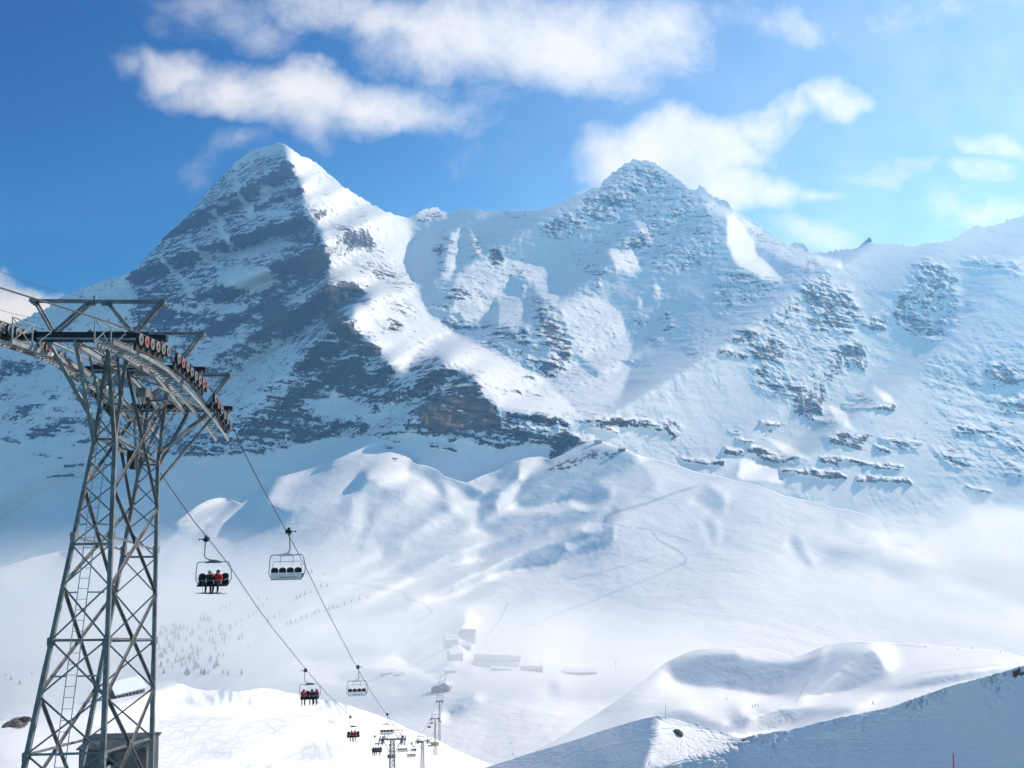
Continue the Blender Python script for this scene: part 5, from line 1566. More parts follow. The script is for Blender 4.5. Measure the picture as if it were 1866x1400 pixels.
# ------------------------------------------------------------------ ropes
def build_ropes():
    ys = sorted(set(list(np.linspace(8, 60, 60)) + list(np.linspace(60, 200, 60)) + list(np.linspace(200, 780, 90)) + list(_ry)))
    for c, lab in ((LINE_R, "dark haul rope running down the valley under the empty chairs"), (LINE_L, "dark haul rope running up the valley above the seated skiers")):
        mb = MB()
        mb.tube([(line_x(c, y), y, rope_z(y, c)) for y in ys], [.026 if y < 60 else .026 + (y - 60) * .00012 for y in ys], 6)
        tag(mb.build("haul_rope", ROPE, smooth=True), lab, "rope", "haul ropes of the chairlift")
    # thin signal cables strung over the lifting frame
    for (x0, y0, Y0), (x1, y1, Y1), lab in [((-60, 470, 20), (158, 543, 29.0), "thin signal cable against the sky, highest of the cables at the left edge"),
                                             ((-60, 541, 19), (78, 580, 29.0), "thin cable just below the haul rope at the left edge"),
                                             ((-60, 560, 19), (60, 594, 29.2), "lowest thin cable at the left edge, ending at the walkway rail")]:
        a0, b0 = px_dir(x0, y0); a1, b1 = px_dir(x1, y1)
        p, q = Vector((a0 * Y0, Y0, b0 * Y0)), Vector((a1 * Y1, Y1, b1 * Y1))
        mb = MB()
        mb.tube([p + (q - p) * t + Vector((0, 0, -.12 * math.sin(math.pi * t))) for t in np.linspace(0, 1, 14)], .007, 5)
        tag(mb.build("signal_cable", ROPE), lab, "cable", "signal cables at the pylon head")


build_ropes()

# ------------------------------------------------------------------ chairs
def arc(cx, cz, r, a0, a1, n=5, y=0.0):
    return [(cx + r * math.cos(R(a0 + (a1 - a0) * k / n)), y, cz + r * math.sin(R(a0 + (a1 - a0) * k / n))) for k in range(n + 1)]


def make_chair(occupied, side):
    """local frame: origin at the grip on the rope, x to the viewer's right, y away; seat faces -y when occupied (riders face us)"""
    root = thing("lift_chair", "", "chairlift chair")
    s = side
    f = 1.0 if occupied else -1.0            # empty chairs run away from us: backs to the viewer
    # grip
    mb = MB()
    mb.box((-.16 * s, 0, -.02), (.34, .36, .16)); mb.box((-.02 * s, 0, .0), (.12, .5, .2)); mb.tube([(-.30 * s, 0, .0), (-.62 * s, 0, -.01)], .025, 8)
    mb.disc((-.62 * s, 0, -.01), (s, 0, 0), [(-.02, .07), (.02, .07)], 10); mb.disc((-.16 * s, -.05, .16), (0, 1, 0), [(-.06, .1), (.06, .1)], 12); mb.box((-.2 * s, .1, -.12), (.18, .2, .16))
    mb.build('grip', BLACK, root)
    cx = .36 if occupied else .06
    # hanger arm
    mb = MB()
    pts = [(-.20 * s, 0, -.05), (-.22 * s, 0, -.5), (-.25 * s, 0, -1.0)] + [(-.25 * s + (cx + .25 * s) * .8 * (1 - math.cos(a)), 0, -1.0 - .33 * math.sin(a)) for a in np.linspace(.2, 1.5, 6)]
    mb.tube(pts, .04, 10)
    mb.build('hanger', CHAIR_GREY, root, smooth=True)
    mb = MB()
    prof = [(-.52, 0.05), (-.40, .11), (-.2, .17), (0, .2), (.2, .17), (.40, .11), (.52, .05)]
    vs, fs = [], []
    for x, hgt in prof:
        vs += [(cx + x, -.13, -1.52), (cx + x, .13, -1.52), (cx + x, .10, -1.52 + hgt), (cx + x, -.10, -1.52 + hgt)]
    for i in range(len(prof) - 1):
        a, b = i * 4, i * 4 + 4
        fs += [(a + k, a + (k + 1) % 4, b + (k + 1) % 4, b + k) for k in range(4)]
    fs += [(3, 2, 1, 0), tuple(range(len(vs) - 4, len(vs)))]
    mb.add(vs, fs)
    mb.build('hub', PALE_SHELL if not occupied else GREY, root)
    # bail: the big rounded tube frame
    mb = MB()
    L, Rr = cx - 1.12, cx + 1.12
    pts = [(cx - .98, .1 * f, -2.95), (L - .05, .05 * f, -2.6), (L - .02, 0, -2.1)] + arc(L + .22, -1.66, .2, 180, 90, 4) + arc(Rr - .22, -1.66, .2, 90, 0, 4) + [(Rr + .10, 0, -2.1), (Rr + .08, .05 * f, -2.55), (cx + .98, .1 * f, -2.95)]
    mb.tube(pts, .032, 8)
    mb.build('bail', CHAIR_GREY, root, smooth=True)
    # seat and back
    mb = MB(); mb.box((cx, -.12 * f, -2.92), (2.04, .50, .10)); mb.build('seat', SEAT, root, bevel=.03)
    bk = MB()
    for k in range(4):
        x = cx - .765 + .51 * k
        vs = []
        n = 9
        for yy in (.14, .22):
            for i in range(n):
                t = math.pi * i / (n - 1)
                vs.append((x - .235 * math.cos(t) * (1 if i not in (0, n - 1) else 1), yy * f, -2.36 + .15 * math.sin(t)))
            vs.append((x + .235, (yy - .05) * f, -2.88)); vs.append((x - .235, (yy - .05) * f, -2.88))
        m_ = n + 2
        fs = [tuple(range(m_)), tuple(range(2 * m_ - 1, m_ - 1, -1))] + [(i, (i + 1) % m_, m_ + (i + 1) % m_, m_ + i) for i in range(m_)]
        bk.add(vs, fs)
    if occupied:
        bk.build('backrest', SEAT, root)
        # closed restraint bar with footrest
        mb = MB()
        mb.tube([(cx - 1.05, .1, -2.42), (cx - .98, -.1, -2.52), (cx - .85, -.46, -2.55), (cx + .85, -.46, -2.55), (cx + .98, -.1, -2.52), (cx + 1.05, .1, -2.42)], .022, 8)
        for x in (-.55, .40):
            mb.tube([(cx + x, -.46, -2.55), (cx + x, -.55, -3.0), (cx + x, -.50, -3.32)], .016, 6)
            mb.tube([(cx + x - .25, -.50, -3.32), (cx + x + .25, -.50, -3.32)], .016, 6)
        mb.build('restraint_bar', CHAIR_GREY, root, smooth=True)
    else:
        b = bk.build('backrest', SEAT, root)
        mb = MB()
        z0, z1 = -2.95, -2.52
        mb.add([(cx - 1.02, -.18, z0), (cx + 1.0, -.18, z0), (cx + 1.02, -.26, z1), (cx - 1.04, -.26, z1), (cx - 1.02, -.14, z0), (cx + 1.0, -.14, z0), (cx + 1.02, -.22, z1), (cx - 1.04, -.22, z1)],
               [(0, 1, 2, 3), (7, 6, 5, 4), (0, 4, 5, 1), (1, 5, 6, 2), (2, 6, 7, 3), (3, 7, 4, 0)])
        sh = mb.build('back_panel', PALE_SHELL, root)
        # blurred lettering strip: short dark marks, as small as they read in the photo
        mb = MB()
        rr = random.Random(5)
        x = cx - .50
        mb.box((cx + .02, -.222, -2.835), (1.12, .012, .008))
        for k, w in enumerate([.06, .10, .05, 0, .05, .03, .06, .04, .07, .05, .04, .03, .07, 0, .05, .04, .06]):
            if w:
                zc = -2.80 + rr.uniform(-.012, .012)
                yy = -.18 - .08 * (zc - z0) / (z1 - z0) - .004
                h = .035 + rr.uniform(0, .02)
                mb.add([(x, yy + .002, zc - h / 2), (x + w, yy + .002, zc - h / 2), (x + w, yy - .004, zc + h / 2), (x + .01, yy - .004, zc + h / 2)], [(0, 1, 2, 3)])
            x += (w or .03) + .022
        mb.build('lettering', BLACK, sh)
        mb = MB(); mb.tube([(cx - 1.02, -.2, z0 - .02), (cx + 1.0, -.2, z0 - .02)], .018, 6); mb.build('lower_rail', CHAIR_GREY, root)
        # raised restraint bar
        mb = MB()
        mb.tube([(cx - 1.0, -.12, -2.5), (cx - .98, .25, -2.2)] + [(cx - .93, .3, -1.98), (cx - .86, .3, -1.93), (cx + .80, .3, -1.90), (cx + .88, .3, -1.95), (cx + .95, .25, -2.2), (cx + 1.0, -.12, -2.5)], .017, 6)
        for x0, x1 in ((-.42, -.48), (.40, .36)):
            mb.tube([(cx + x0, .05, -1.55), (cx + x1, .28, -1.92), (cx + x1 - .01, .28, -2.12)], .017, 6)
        mb.build('restraint_bar', CHAIR_GREY, root, smooth=True)
        mb = MB(); mb.box((cx + 1.06, -.05, -2.72), (.12, .16, .2)); mb.build('latch', GREY, root)
    return root, cx


# ------------------------------------------------------------------ skiers
SKIN = paint("skin", (.55, .33, .25), .6, 0, .1, 10)
_cloth = {}
def cloth(rgb):
    k = tuple(rgb)
    if k not in _cloth:
        _cloth[k] = paint("jacket_cloth", rgb, .8, 0, .25, 9.0)
    return _cloth[k]


def skin_body(name, joints, edges, mats, zone):
    """joints: name -> (pos, radius); one continuous skin over the skeleton, faces coloured by zone(centre)"""
    names = list(joints)
    me = bpy.data.meshes.new(name + "_bones")
    me.from_pydata([joints[n][0] for n in names], [(names.index(a), names.index(b)) for a, b in edges], [])
    ob = bpy.data.objects.new(name + "_bones", me)
    COL.objects.link(ob)
    ob.modifiers.new("skin", 'SKIN')
    me.skin_vertices[0] if me.skin_vertices else None
    sk = me.skin_vertices[0].data if me.skin_vertices else None
    for i, n in enumerate(names):
        r = joints[n][1]
        sk[i].radius = (r, r) if not isinstance(r, tuple) else r
        sk[i].use_root = (n == 'pelvis')
    sub = ob.modifiers.new("sub", 'SUBSURF'); sub.levels = 1; sub.render_levels = 1
    dg = bpy.context.evaluated_depsgraph_get()
    ev = ob.evaluated_get(dg)
    out = bpy.data.meshes.new_from_object(ev)
    out.name = name
    bpy.data.objects.remove(ob); bpy.data.meshes.remove(me)
    out.materials.clear()
    for m in mats:
        out.materials.append(m)
    for p in out.polygons:
        p.material_index = zone(p.center)
        p.use_smooth = True
    return out


SKI_TOP = paint("ski_top", (.10, .095, .10), .4)


def make_rider(jacket, trousers, helmet, lean=0.0, arm=0, skew=0.15):
    """seated skier facing -y, origin at the seat under the hips"""
    root = thing("person", "", "person")
    J = {'pelvis': ((0, .02, .12), .15), 'belly': ((0, .04, .30), .145), 'chest': ((lean * .03, .03, .50), .165), 'neck': ((lean * .04, .01, .66), .07), 'head': ((lean * .06, -.01, .80), .10), 'crown': ((lean * .06, .0, .88), .075)}
    E = [('pelvis', 'belly'), ('belly', 'chest'), ('chest', 'neck'), ('neck', 'head'), ('head', 'crown')]
    for s, n in ((-1, 'a'), (1, 'b')):
        el = (s * .30, -.10, .36) if not (arm == s) else (s * .34, -.14, .50)
        ha = (s * .20, -.34, .30) if not (arm == s) else (s * .22, -.26, .78)
        J.update({'sh' + n: ((s * .19, .03, .56), .085), 'el' + n: (el, .065), 'ha' + n: (ha, .05),
                  'hip' + n: ((s * .10, -.02, .10), .105), 'kn' + n: ((s * .14, -.46, .08), .085), 'an' + n: ((s * .13 + .03 * s, -.52, -.36), .065), 'to' + n: ((s * .16, -.68, -.44), .055)})
        E += [('chest', 'sh' + n), ('sh' + n, 'el' + n), ('el' + n, 'ha' + n), ('pelvis', 'hip' + n), ('hip' + n, 'kn' + n), ('kn' + n, 'an' + n), ('an' + n, 'to' + n)]
    def zone(c):
        if c.z > .68 and abs(c.x) < .16:
            return 2
        if c.z < -.30:
            return 3
        if c.y < -.30 and c.z > .2:
            return 3
        return 0 if c.z > .2 else 1
    me = skin_body("body", J, E, [jacket, trousers, SKIN, BLACK], zone)
    o = bpy.data.objects.new("body", me); COL.objects.link(o); o.parent = root
    hx = lean * .06
    mb = MB()
    mb.disc((hx, .015, .81), (0, .1, 1), [(0, .128), (.05, .132), (.10, .11), (.14, .06), (.152, .01)], 14, 0)
    mb.build('helmet', helmet, root, smooth=True)
    mb = MB(); mb.tube([(hx - .11, -.04, .80), (hx - .07, -.115, .80), (hx, -.13, .80), (hx + .07, -.115, .80), (hx + .11, -.04, .80)], .03, 6); mb.build('goggles', BLACK, root, smooth=True)
    mb = MB()
    mb.box((hx, -.12, .755), (.025, .03, .04)); mb.box((hx, -.105, .715), (.06, .012, .012), mi=1)
    mb.build('nose_and_mouth', [SKIN, paint("lips", (.35, .14, .13), .6)], root)
    for s in (-1, 1):
        mb = MB()
        x = s * .165
        mb.add([(x - .045, .30, -.52), (x + .045, .30, -.52), (x + .05, -1.0, -.52), (x - .05, -1.0, -.52), (x - .045, .30, -.50), (x + .045, .30, -.50), (x + .05, -1.0, -.50), (x - .05, -1.0, -.50)], [(3, 2, 1, 0), (4, 5, 6, 7), (0, 1, 5, 4), (1, 2, 6, 5), (2, 3, 7, 6), (3, 0, 4, 7)])
        mb.add([(x - .05, -1.0, -.515), (x + .05, -1.0, -.515), (x + .03, -1.2, -.43), (x - .03, -1.2, -.43), (x - .05, -1.0, -.50), (x + .05, -1.0, -.50), (x + .03, -1.2, -.415), (x - .03, -1.2, -.415)], [(0, 1, 2, 3), (7, 6, 5, 4), (0, 4, 5, 1), (1, 5, 6, 2), (2, 6, 7, 3), (3, 7, 4, 0)])
        cs, sn = math.cos(skew), math.sin(skew)
        mb.v = [(x + (a - x) * cs - (b + .45) * sn, -.45 + (a - x) * sn + (b + .45) * cs, c) for a, b, c in mb.v]
        mb.build('ski', SKI_TOP, root)
    return root


CS = 0.93


def build_chairs():
    occ, cxo = make_chair(True, 1)
    emp, cxe = make_chair(False, -1)
    used = {True: False, False: False}
    proto = {True: occ, False: emp}
    navy, red, maroon, black, crimson = cloth((.02, .028, .07)), cloth((.55, .02, .02)), cloth((.20, .02, .07)), cloth((.015, .016, .02)), cloth((.42, .02, .05))
    trousers = cloth((.012, .012, .014))
    heads = {'pale': paint("pale_helmet", (.6, .55, .55), .4), 'black': paint("black_helmet", (.015, .015, .017), .4), 'maroon': paint("maroon_helmet", (.22, .03, .07), .4)}
    RJ = {'navy': navy, 'red': red, 'maroon': maroon, 'black': black, 'crimson': crimson}
    rproto = {}
    def rider(jk, hd, **kw):
        key = (jk, hd, kw.get('lean', 0), kw.get('arm', 0), kw.get('skew', .15))
        if key not in rproto:
            rproto[key] = make_rider(RJ[jk], trousers, heads[hd], **kw)
            return rproto[key]
        return copy_tree(rproto[key])
    L = "carrying"
    up = [  # rope pixel, riders (seat place, jacket, helmet, turn), labels
        (380, "occupied four-seat chair nearest the big pylon, two skiers on it, one in bright red",
         [(-.22, 'black', 'pale', .1, dict(lean=.6, skew=1.15), "skier in black jacket and pale helmet on the nearest chair, beside the red jacket"), (.36, 'red', 'black', -.1, dict(arm=-1, skew=1.2), "skier in bright red jacket and black helmet on the nearest chair, hand raised")]),
        (559, "chair with three skiers in red, navy and maroon, second up the line",
         [(-.62, 'red', 'black', 0, dict(), "skier in red jacket at the left end of the chair of three"), (.28, 'navy', 'black', 0, dict(), "skier in navy jacket in the middle of the chair of three"), (.76, 'maroon', 'maroon', -.15, dict(lean=.6), "skier in maroon jacket and maroon helmet at the right end of the chair of three")]),
        (640, "small dark chair with two maroon skiers above the knoll, third up the line",
         [(-.25, 'crimson', 'maroon', 0, dict(), "skier in crimson jacket on the third chair up the line"), (.28, 'maroon', 'black', 0, dict(), "skier in dark maroon jacket on the third chair, right of the crimson one")]),
        (684, "dark chair with three dark clad skiers hanging just left of the lattice pylon",
         [(-.72, 'black', 'black', 0, dict(), "dark clad skier at the left of the chair just left of the lattice pylon"), (-.2, 'navy', 'black', 0, dict(), "dark clad skier in the middle of the chair just left of the lattice pylon"), (.7, 'black', 'black', 0, dict(), "dark clad skier at the right of the chair just left of the lattice pylon")]),
        (711, "dark chair low in front of the lattice pylon at the bottom edge", []),
        (752, "dark little chair between the two lattice pylons, farther down the slope", []),
        (764.5, "dark little chair just left of the third pylon", []),
        (781, "tiny dark chair left of the distant pylon, the lower of two", []),
        (785, "tiny dark chair left of the distant pylon, the upper of two", []),
    ]
    first = True
    for px, lab, riders in up:
        o = occ if first else copy_tree(occ)
        first = False
        Y = y_of_px(LINE_L, px)
        z = rope_z(Y, LINE_L)
        o.location = (line_x(LINE_L, Y), Y, z)
        o.scale = (CS, CS, 1.0)
        o.rotation_euler = (0, 0, 0.12)
        tag(o, lab, "chairlift chair", "chairs going up with skiers")
        for x, jk, hd, turn, kw, rl in riders:
            r = rider(jk, hd, **kw)
            M = Matrix.Translation(o.location) @ Matrix.Rotation(.12, 4, 'Z') @ Matrix.Translation(((cxo + x) * CS, -.12, -2.87))
            r.location = M.translation
            r.rotation_euler = (0, 0, .12 + turn)
            r.scale = (.96, .96, .96)
            tag(r, rl, "person", "skiers riding the lift")
    down = [(522, "empty chair with pale lettered back panel nearest the big pylon"), (650, "empty pale chair hanging second down the line"), (704, "empty pale chair hanging just above the crossarm of the lattice pylon"),
            (733, "empty pale chair hanging right behind the lattice pylon"), (749, "empty pale chair low between the lattice pylons near the bottom edge"), (784, "tiny empty chair just right of the third pylon"), (801.5, "tiny empty chair right of the distant pylon")]
    first = True
    for px, lab in down:
        o = emp if first else copy_tree(emp)
        first = False
        Y = y_of_px(LINE_R, px)
        o.location = (line_x(LINE_R, Y), Y, rope_z(Y))
        o.scale = (CS, CS, 1.0)
        o.rotation_euler = (0, 0, 0.12)
        tag(o, lab, "chairlift chair", "empty chairs going down")


build_chairs()
print("chairs", round(time.time() - T0, 1))

# ------------------------------------------------------------------ far buildings
WALL_DARK = paint("weathered_timber_wall", (.16, .13, .11), .8, 0, .3, .6)
WALL_PALE = paint("rendered_wall", (.48, .45, .42), .8, 0, .12, .5)
GLASS = paint("window_glass", (.03, .035, .045), .2, 0, .2, 1.0)
ROOF_SNOW = paint("snowy_roof", (.84, .86, .89), .75, 0, .04, .4)
ROOF_GREY = paint("sheet_roof", (.32, .34, .37), .6, .2, .12, .3)


def house(label, cat, loc, w, d, h, rh, rz, wall, roof, rows=2, cols=5, over=.8, name="house", dormer=0, sink=3.0, group=None):
    root = thing(name, label, cat, loc, rz, group)
    mb = MB()
    x, y = w / 2, d / 2
    mb.add([(-x, -y, -sink), (x, -y, -sink), (x, y, -sink), (-x, y, -sink), (-x, -y, h), (x, -y, h), (x, y, h), (-x, y, h), (-x, 0, h + rh), (x, 0, h + rh)],
           [(3, 2, 1, 0), (0, 1, 5, 4), (2, 3, 7, 6), (1, 2, 6, 9, 5), (3, 0, 4, 8, 7)])
    mb.build('wall', wall, root)
    mb = MB()
    t = .45
    k = rh / y
    for s in (-1, 1):
        e = y + over
        z0 = h + rh - k * e
        v = [(-x - over, 0, h + rh + .02), (x + over, 0, h + rh + .02), (x + over, s * e, z0 + .02), (-x - over, s * e, z0 + .02)]
        mb.add(v + [(a, b, c + t) for a, b, c in v], [(0, 1, 2, 3), (7, 6, 5, 4), (0, 4, 5, 1), (1, 5, 6, 2), (2, 6, 7, 3), (3, 7, 4, 0)])
    rf = mb.build('roof', roof, root)
    if h > 4:
        mb = MB(); mb.box((w * .2, .2, h + rh + .8), (1.1, 1.1, 2.4)); mb.build('chimney', wall, rf)
    for i in range(dormer):
        mb = MB(); xx = -w / 2 + w * (i + .5) / dormer
        mb.box((xx, -y * .55, h + rh * .45), (1.8, 2.2, 1.9)); mb.box((xx, -y * .55, h + rh * .45 + 1.1), (2.3, 2.7, .3), mi=1)
        mb.build('dormer', [wall, roof], rf)
    for r in range(rows):
        for c in range(cols):
            mb = MB()
            xx = -w / 2 + w * (c + .5) / cols
            zz = h * (r + .55) / rows
            ww, hh = min(1.5, w / cols * .5), min(1.7, h / rows * .5)
            mb.box((xx, -y - .03, zz), (ww, .12, hh), mi=0)
            mb.box((xx, -y - .10, zz), (ww * .8, .04, hh * .82), mi=1)
            mb.build('window', [WHITE, GLASS], root)
    return root


def build_village():
    P = lambda x, y, up=0: B.at(x, y, up)
    g = "houses of the pass village"
    house("grey hotel block with a steep snowy roof, left of the village group", "hotel", P(821, 1178), 20, 15, 13, 6, .35, WALL_DARK, ROOF_SNOW, 4, 6, name="hotel", dormer=3, group=g)
    house("largest hotel with dark roof, highest of the village group", "hotel", P(852, 1168), 25, 16, 13, 6, -.15, WALL_DARK, ROOF_GREY, 4, 7, name="hotel", dormer=3, group=g)
    house("low wing with white roof joining the two hotels", "house", P(847, 1181), 18, 10, 6, 3, -.1, WALL_DARK, ROOF_SNOW, 2, 6, group=g)
    house("wide chalet with broad snowy roof, lowest of the hotel group", "chalet", P(829, 1200), 19, 16, 9, 5, .5, WALL_DARK, ROOF_SNOW, 3, 5, name="chalet", group=g)
    house("tiny hut with white roof below the chalet", "hut", P(820, 1224), 13, 9, 3.2, 2.5, .3, WALL_DARK, ROOF_SNOW, 1, 3, name="hut", group=g)
    house("long railway station hall with grey roof", "station", P(906, 1206), 68, 13, 6, 3.5, -.14, WALL_DARK, ROOF_GREY, 1, 16, name="station_hall", dormer=1, group=g)
    house("long platform roof in front of the station hall", "platform roof", P(903, 1215), 66, 7, 4, 1.2, -.14, WALL_DARK, ROOF_GREY, 1, 14, name="platform_roof", group=g)
    house("small white roofed shed in front of the platform roof", "shed", P(914, 1221), 28, 8, 3.2, 1.6, -.13, WALL_DARK, ROOF_SNOW, 1, 6, name="shed", group=g)
    house("low grey engine shed right of the station hall", "shed", P(969, 1222), 30, 9, 4, 1.6, -.12, WALL_DARK, ROOF_GREY, 1, 7, name="shed", group=g)
    house("broad snow covered engine shed farthest right beside the tracks", "shed", P(1058, 1228), 44, 18, 5, 3, .0, WALL_DARK, ROOF_SNOW, 1, 8, name="shed", group=g)
    house("lift valley station with twin white roofs at the foot of the pylons", "lift station", P(799, 1260), 11, 15, 6, 3, 1.4, WALL_PALE, ROOF_SNOW, 1, 3, name="lift_station", group=g)
    house("right half of the lift valley station, higher white roof", "lift station", P(811, 1259), 12, 14, 8, 3.5, 1.4, WALL_PALE, ROOF_SNOW, 1, 3, name="lift_station", group=g)
    house("snow buried alpine hut on the slope left of the village", "hut", P(706, 1228), 17, 12, 3.5, 3, .3, WALL_DARK, ROOF_SNOW, 1, 4, name="hut", group=g)
    house("second buried hut with dark wall, right of the snow buried alpine hut", "hut", P(727, 1231), 13, 9, 3.0, 2.2, -.2, WALL_DARK, ROOF_SNOW, 1, 4, name="hut", group=g)
    # station on the skyline of the middle ridge
    house("flat pale station building on the crest under the brown cliff", "station", B.at(1090, 808), 24, 12, 10, 2.5, 0, WALL_PALE, ROOF_SNOW, 2, 6, name="mountain_station")
    house("dark low shed at the left end of the crest under the cliff", "shed", B.at(1060, 809), 26, 10, 6, 2, -.1, WALL_DARK, ROOF_GREY, 1, 6, name="shed")
    house("small brown house on the crest, right of the pale station", "house", B.at(1133, 822), 20, 10, 8, 3, .1, WALL_DARK, ROOF_SNOW, 2, 5)
    house("snow roofed alp hut on the near crest behind the big pylon", "alp hut", C1.at(228, 1268, .4), 10.5, 9, 2.4, 3.0, .85, WALL_DARK, ROOF_SNOW, 1, 4, name="alp_hut", over=.5)
    # observatory on its rock in the pass
    o = thing("observatory", "tiny domed observatory on the rock in the saddle right of the right-hand peak", "observatory", A.at(1583, 441))
    o.scale = (.62, .62, .8)
    mb = MB(); mb.box((0, 0, 2), (46, 30, 34)); mb.box((-24, 0, -4), (26, 24, 24)); mb.box((8, 0, 24), (20, 18, 14)); mb.build('wall', WALL_DARK, o)
    mb = MB(); mb.disc((4, 0, 30), (0, 0, 1), [(0, 9), (4, 8.6), (8, 6.4), (10.5, 3), (11.3, .2)], 16); mb.build('dome', ROOF_GREY, o, smooth=True)
    mb = MB(); mb.tube([(-16, 0, 16), (-16, 0, 40)], .9, 6); mb.build('mast', STEEL, o)
    # catenary poles along the railway
    for i, (x, y) in enumerate([(958, 1216), (985, 1218), (1030, 1222), (1122, 1222)]):
        p = P(x, y)
        mb = MB(); mb.tube([(0, 0, -1), (0, 0, 13)], .28, 6); mb.beam((0, 0, 12), (3.5, 0, 12.3), .2, .2)
        o = mb.build("railway_pole", STEEL); o.location = p
        tag(o, ["thin railway pole at the right end of the station hall", "thin railway pole behind the low engine shed", "thin railway pole at the left end of the snow covered engine shed", "thin railway pole right of the snow covered engine shed"][i], "pole", "poles along the railway")


build_village()

# ------------------------------------------------------------------ trees
NEEDLE = paint("frosted_spruce", (.055, .075, .075), .85, 0, .5, .5)
BARK = paint("spruce_bark", (.08, .06, .05), .9, 0, .3, 2)


def conifer(seed, h=11.0):
    rr = random.Random(seed)
    mb = MB()
    mb.tube([(0, 0, -1.0), (0, 0, h * .3), (0, 0, h * .96)], [.22, .16, .03], 6, mi=1)
    tiers = 15
    for k in range(tiers):
        z = h * (.10 + .86 * k / tiers)
        r = h * .21 * (1 - k / tiers) ** .8 * rr.uniform(.8, 1.15) + .12
        n = rr.randint(7, 10)
        for i in range(n):
            if rr.random() < .12:
                continue
            a = 2 * math.pi * (i + rr.random() * .7) / n
            L = r * rr.uniform(.65, 1.2)
            w = .32 * r + .16
            c, s = math.cos(a), math.sin(a)
            dz = -L * rr.uniform(.25, .55)
            mb.add([(0, 0, z + .25), (c * L * .6 - s * w, s * L * .6 + c * w, z + dz * .5), (c * L, s * L, z + dz), (c * L * .6 + s * w, s * L * .6 - c * w, z + dz * .5), (c * L * .5, s * L * .5, z + dz * .3 + .35)],
                   [(0, 1, 4), (1, 2, 4), (2, 3, 4), (3, 0, 4)], 0)
    return mb


def build_trees():
    protos = [conifer(s, hh).build("spruce_tree", [NEEDLE, BARK]) for s, hh in ((1, 11), (2, 10), (3, 12), (4, 9))]
    rr = random.Random(11)
    spots = []
    known = [(372, 1130, 15), (379, 1131, 13), (366, 1132, 12), (383, 1133, 10), (322, 1150, 12), (328, 1148, 14), (335, 1146, 12), (341, 1150, 10), (316, 1156, 9), (352, 1156, 9), (347, 1160, 11),
             (561, 1046, 8), (568, 1044, 9), (590, 1047, 6), (585, 1070, 8), (597, 1069, 8), (460, 1078, 6), (471, 1092, 7), (486, 1094, 7), (472, 1112, 10), (479, 1106, 9), (540, 1092, 8), (547, 1089, 10), (556, 1084, 9), (566, 1081, 8),
             (405, 1107, 9), (412, 1110, 10), (401, 1112, 8), (420, 1102, 6), (524, 1140, 9), (530, 1137, 10), (538, 1134, 8), (549, 1128, 9), (558, 1126, 10), (574, 1119, 9), (581, 1116, 7), (600, 1112, 9), (607, 1109, 10), (615, 1108, 8), (628, 1102, 7), (640, 1098, 6), (655, 1093, 6), (670, 1090, 5),
             (20, 1240, 9), (36, 1247, 9), (58, 1228, 7), (10, 1232, 6), (510, 1120, 8), (500, 1126, 8), (488, 1133, 9), (462, 1120, 8), (453, 1126, 9), (440, 1133, 9), (430, 1140, 10), (418, 1146, 9)]
    spots += known
    while len(spots) < 175:
        x, y = rr.uniform(288, 455), rr.uniform(1140, 1232)
        if rr.random() > math.exp(-((x - 340) / 70) ** 2) * (0.4 + 0.6 * (fbm(np.array([x / 28]), np.array([y / 18]), np.array([0.3]), 2)[0] > -.05)):
            continue
        spots.append((x, y, rr.uniform(7, 13)))
    proto_used = set()
    for i, (x, y, hp) in enumerate(spots):
        k = rr.randrange(4)
        p = B.at(x, y)
        o = protos[k] if k not in proto_used else protos[k].copy()
        if k in proto_used:
            COL.objects.link(o)
        proto_used.add(k)
        o.location = p
        s = hp * p.y / FPX / (11, 10, 12, 9)[k]
        o.scale = (s * rr.uniform(.9, 1.25), s * rr.uniform(.9, 1.25), s)
        o.rotation_euler = (0, 0, rr.uniform(0, 6.28))
        if i < 11:
            lab = "frosted spruce in the small clump above the hazy wood, right of the big pylon"
        elif y > 1139 and 280 < x < 460:
            lab = "frosted spruce in the hazy wood right of the big pylon"
        elif x < 100:
            lab = "lone frosted spruce in the mist behind the left pylon leg"
        else:
            lab = "frosted spruce in the thin rows on the slope below the two nearest chairs"
        tag(o, lab, "tree", {0: "clump of spruces", 1: "spruces of the hazy wood"}.get(0 if i < 11 else 1 if (y > 1139 and 280 < x < 460) else 9, "lone spruces by the pylon leg" if x < 100 else "spruces in thin rows"))


build_trees()

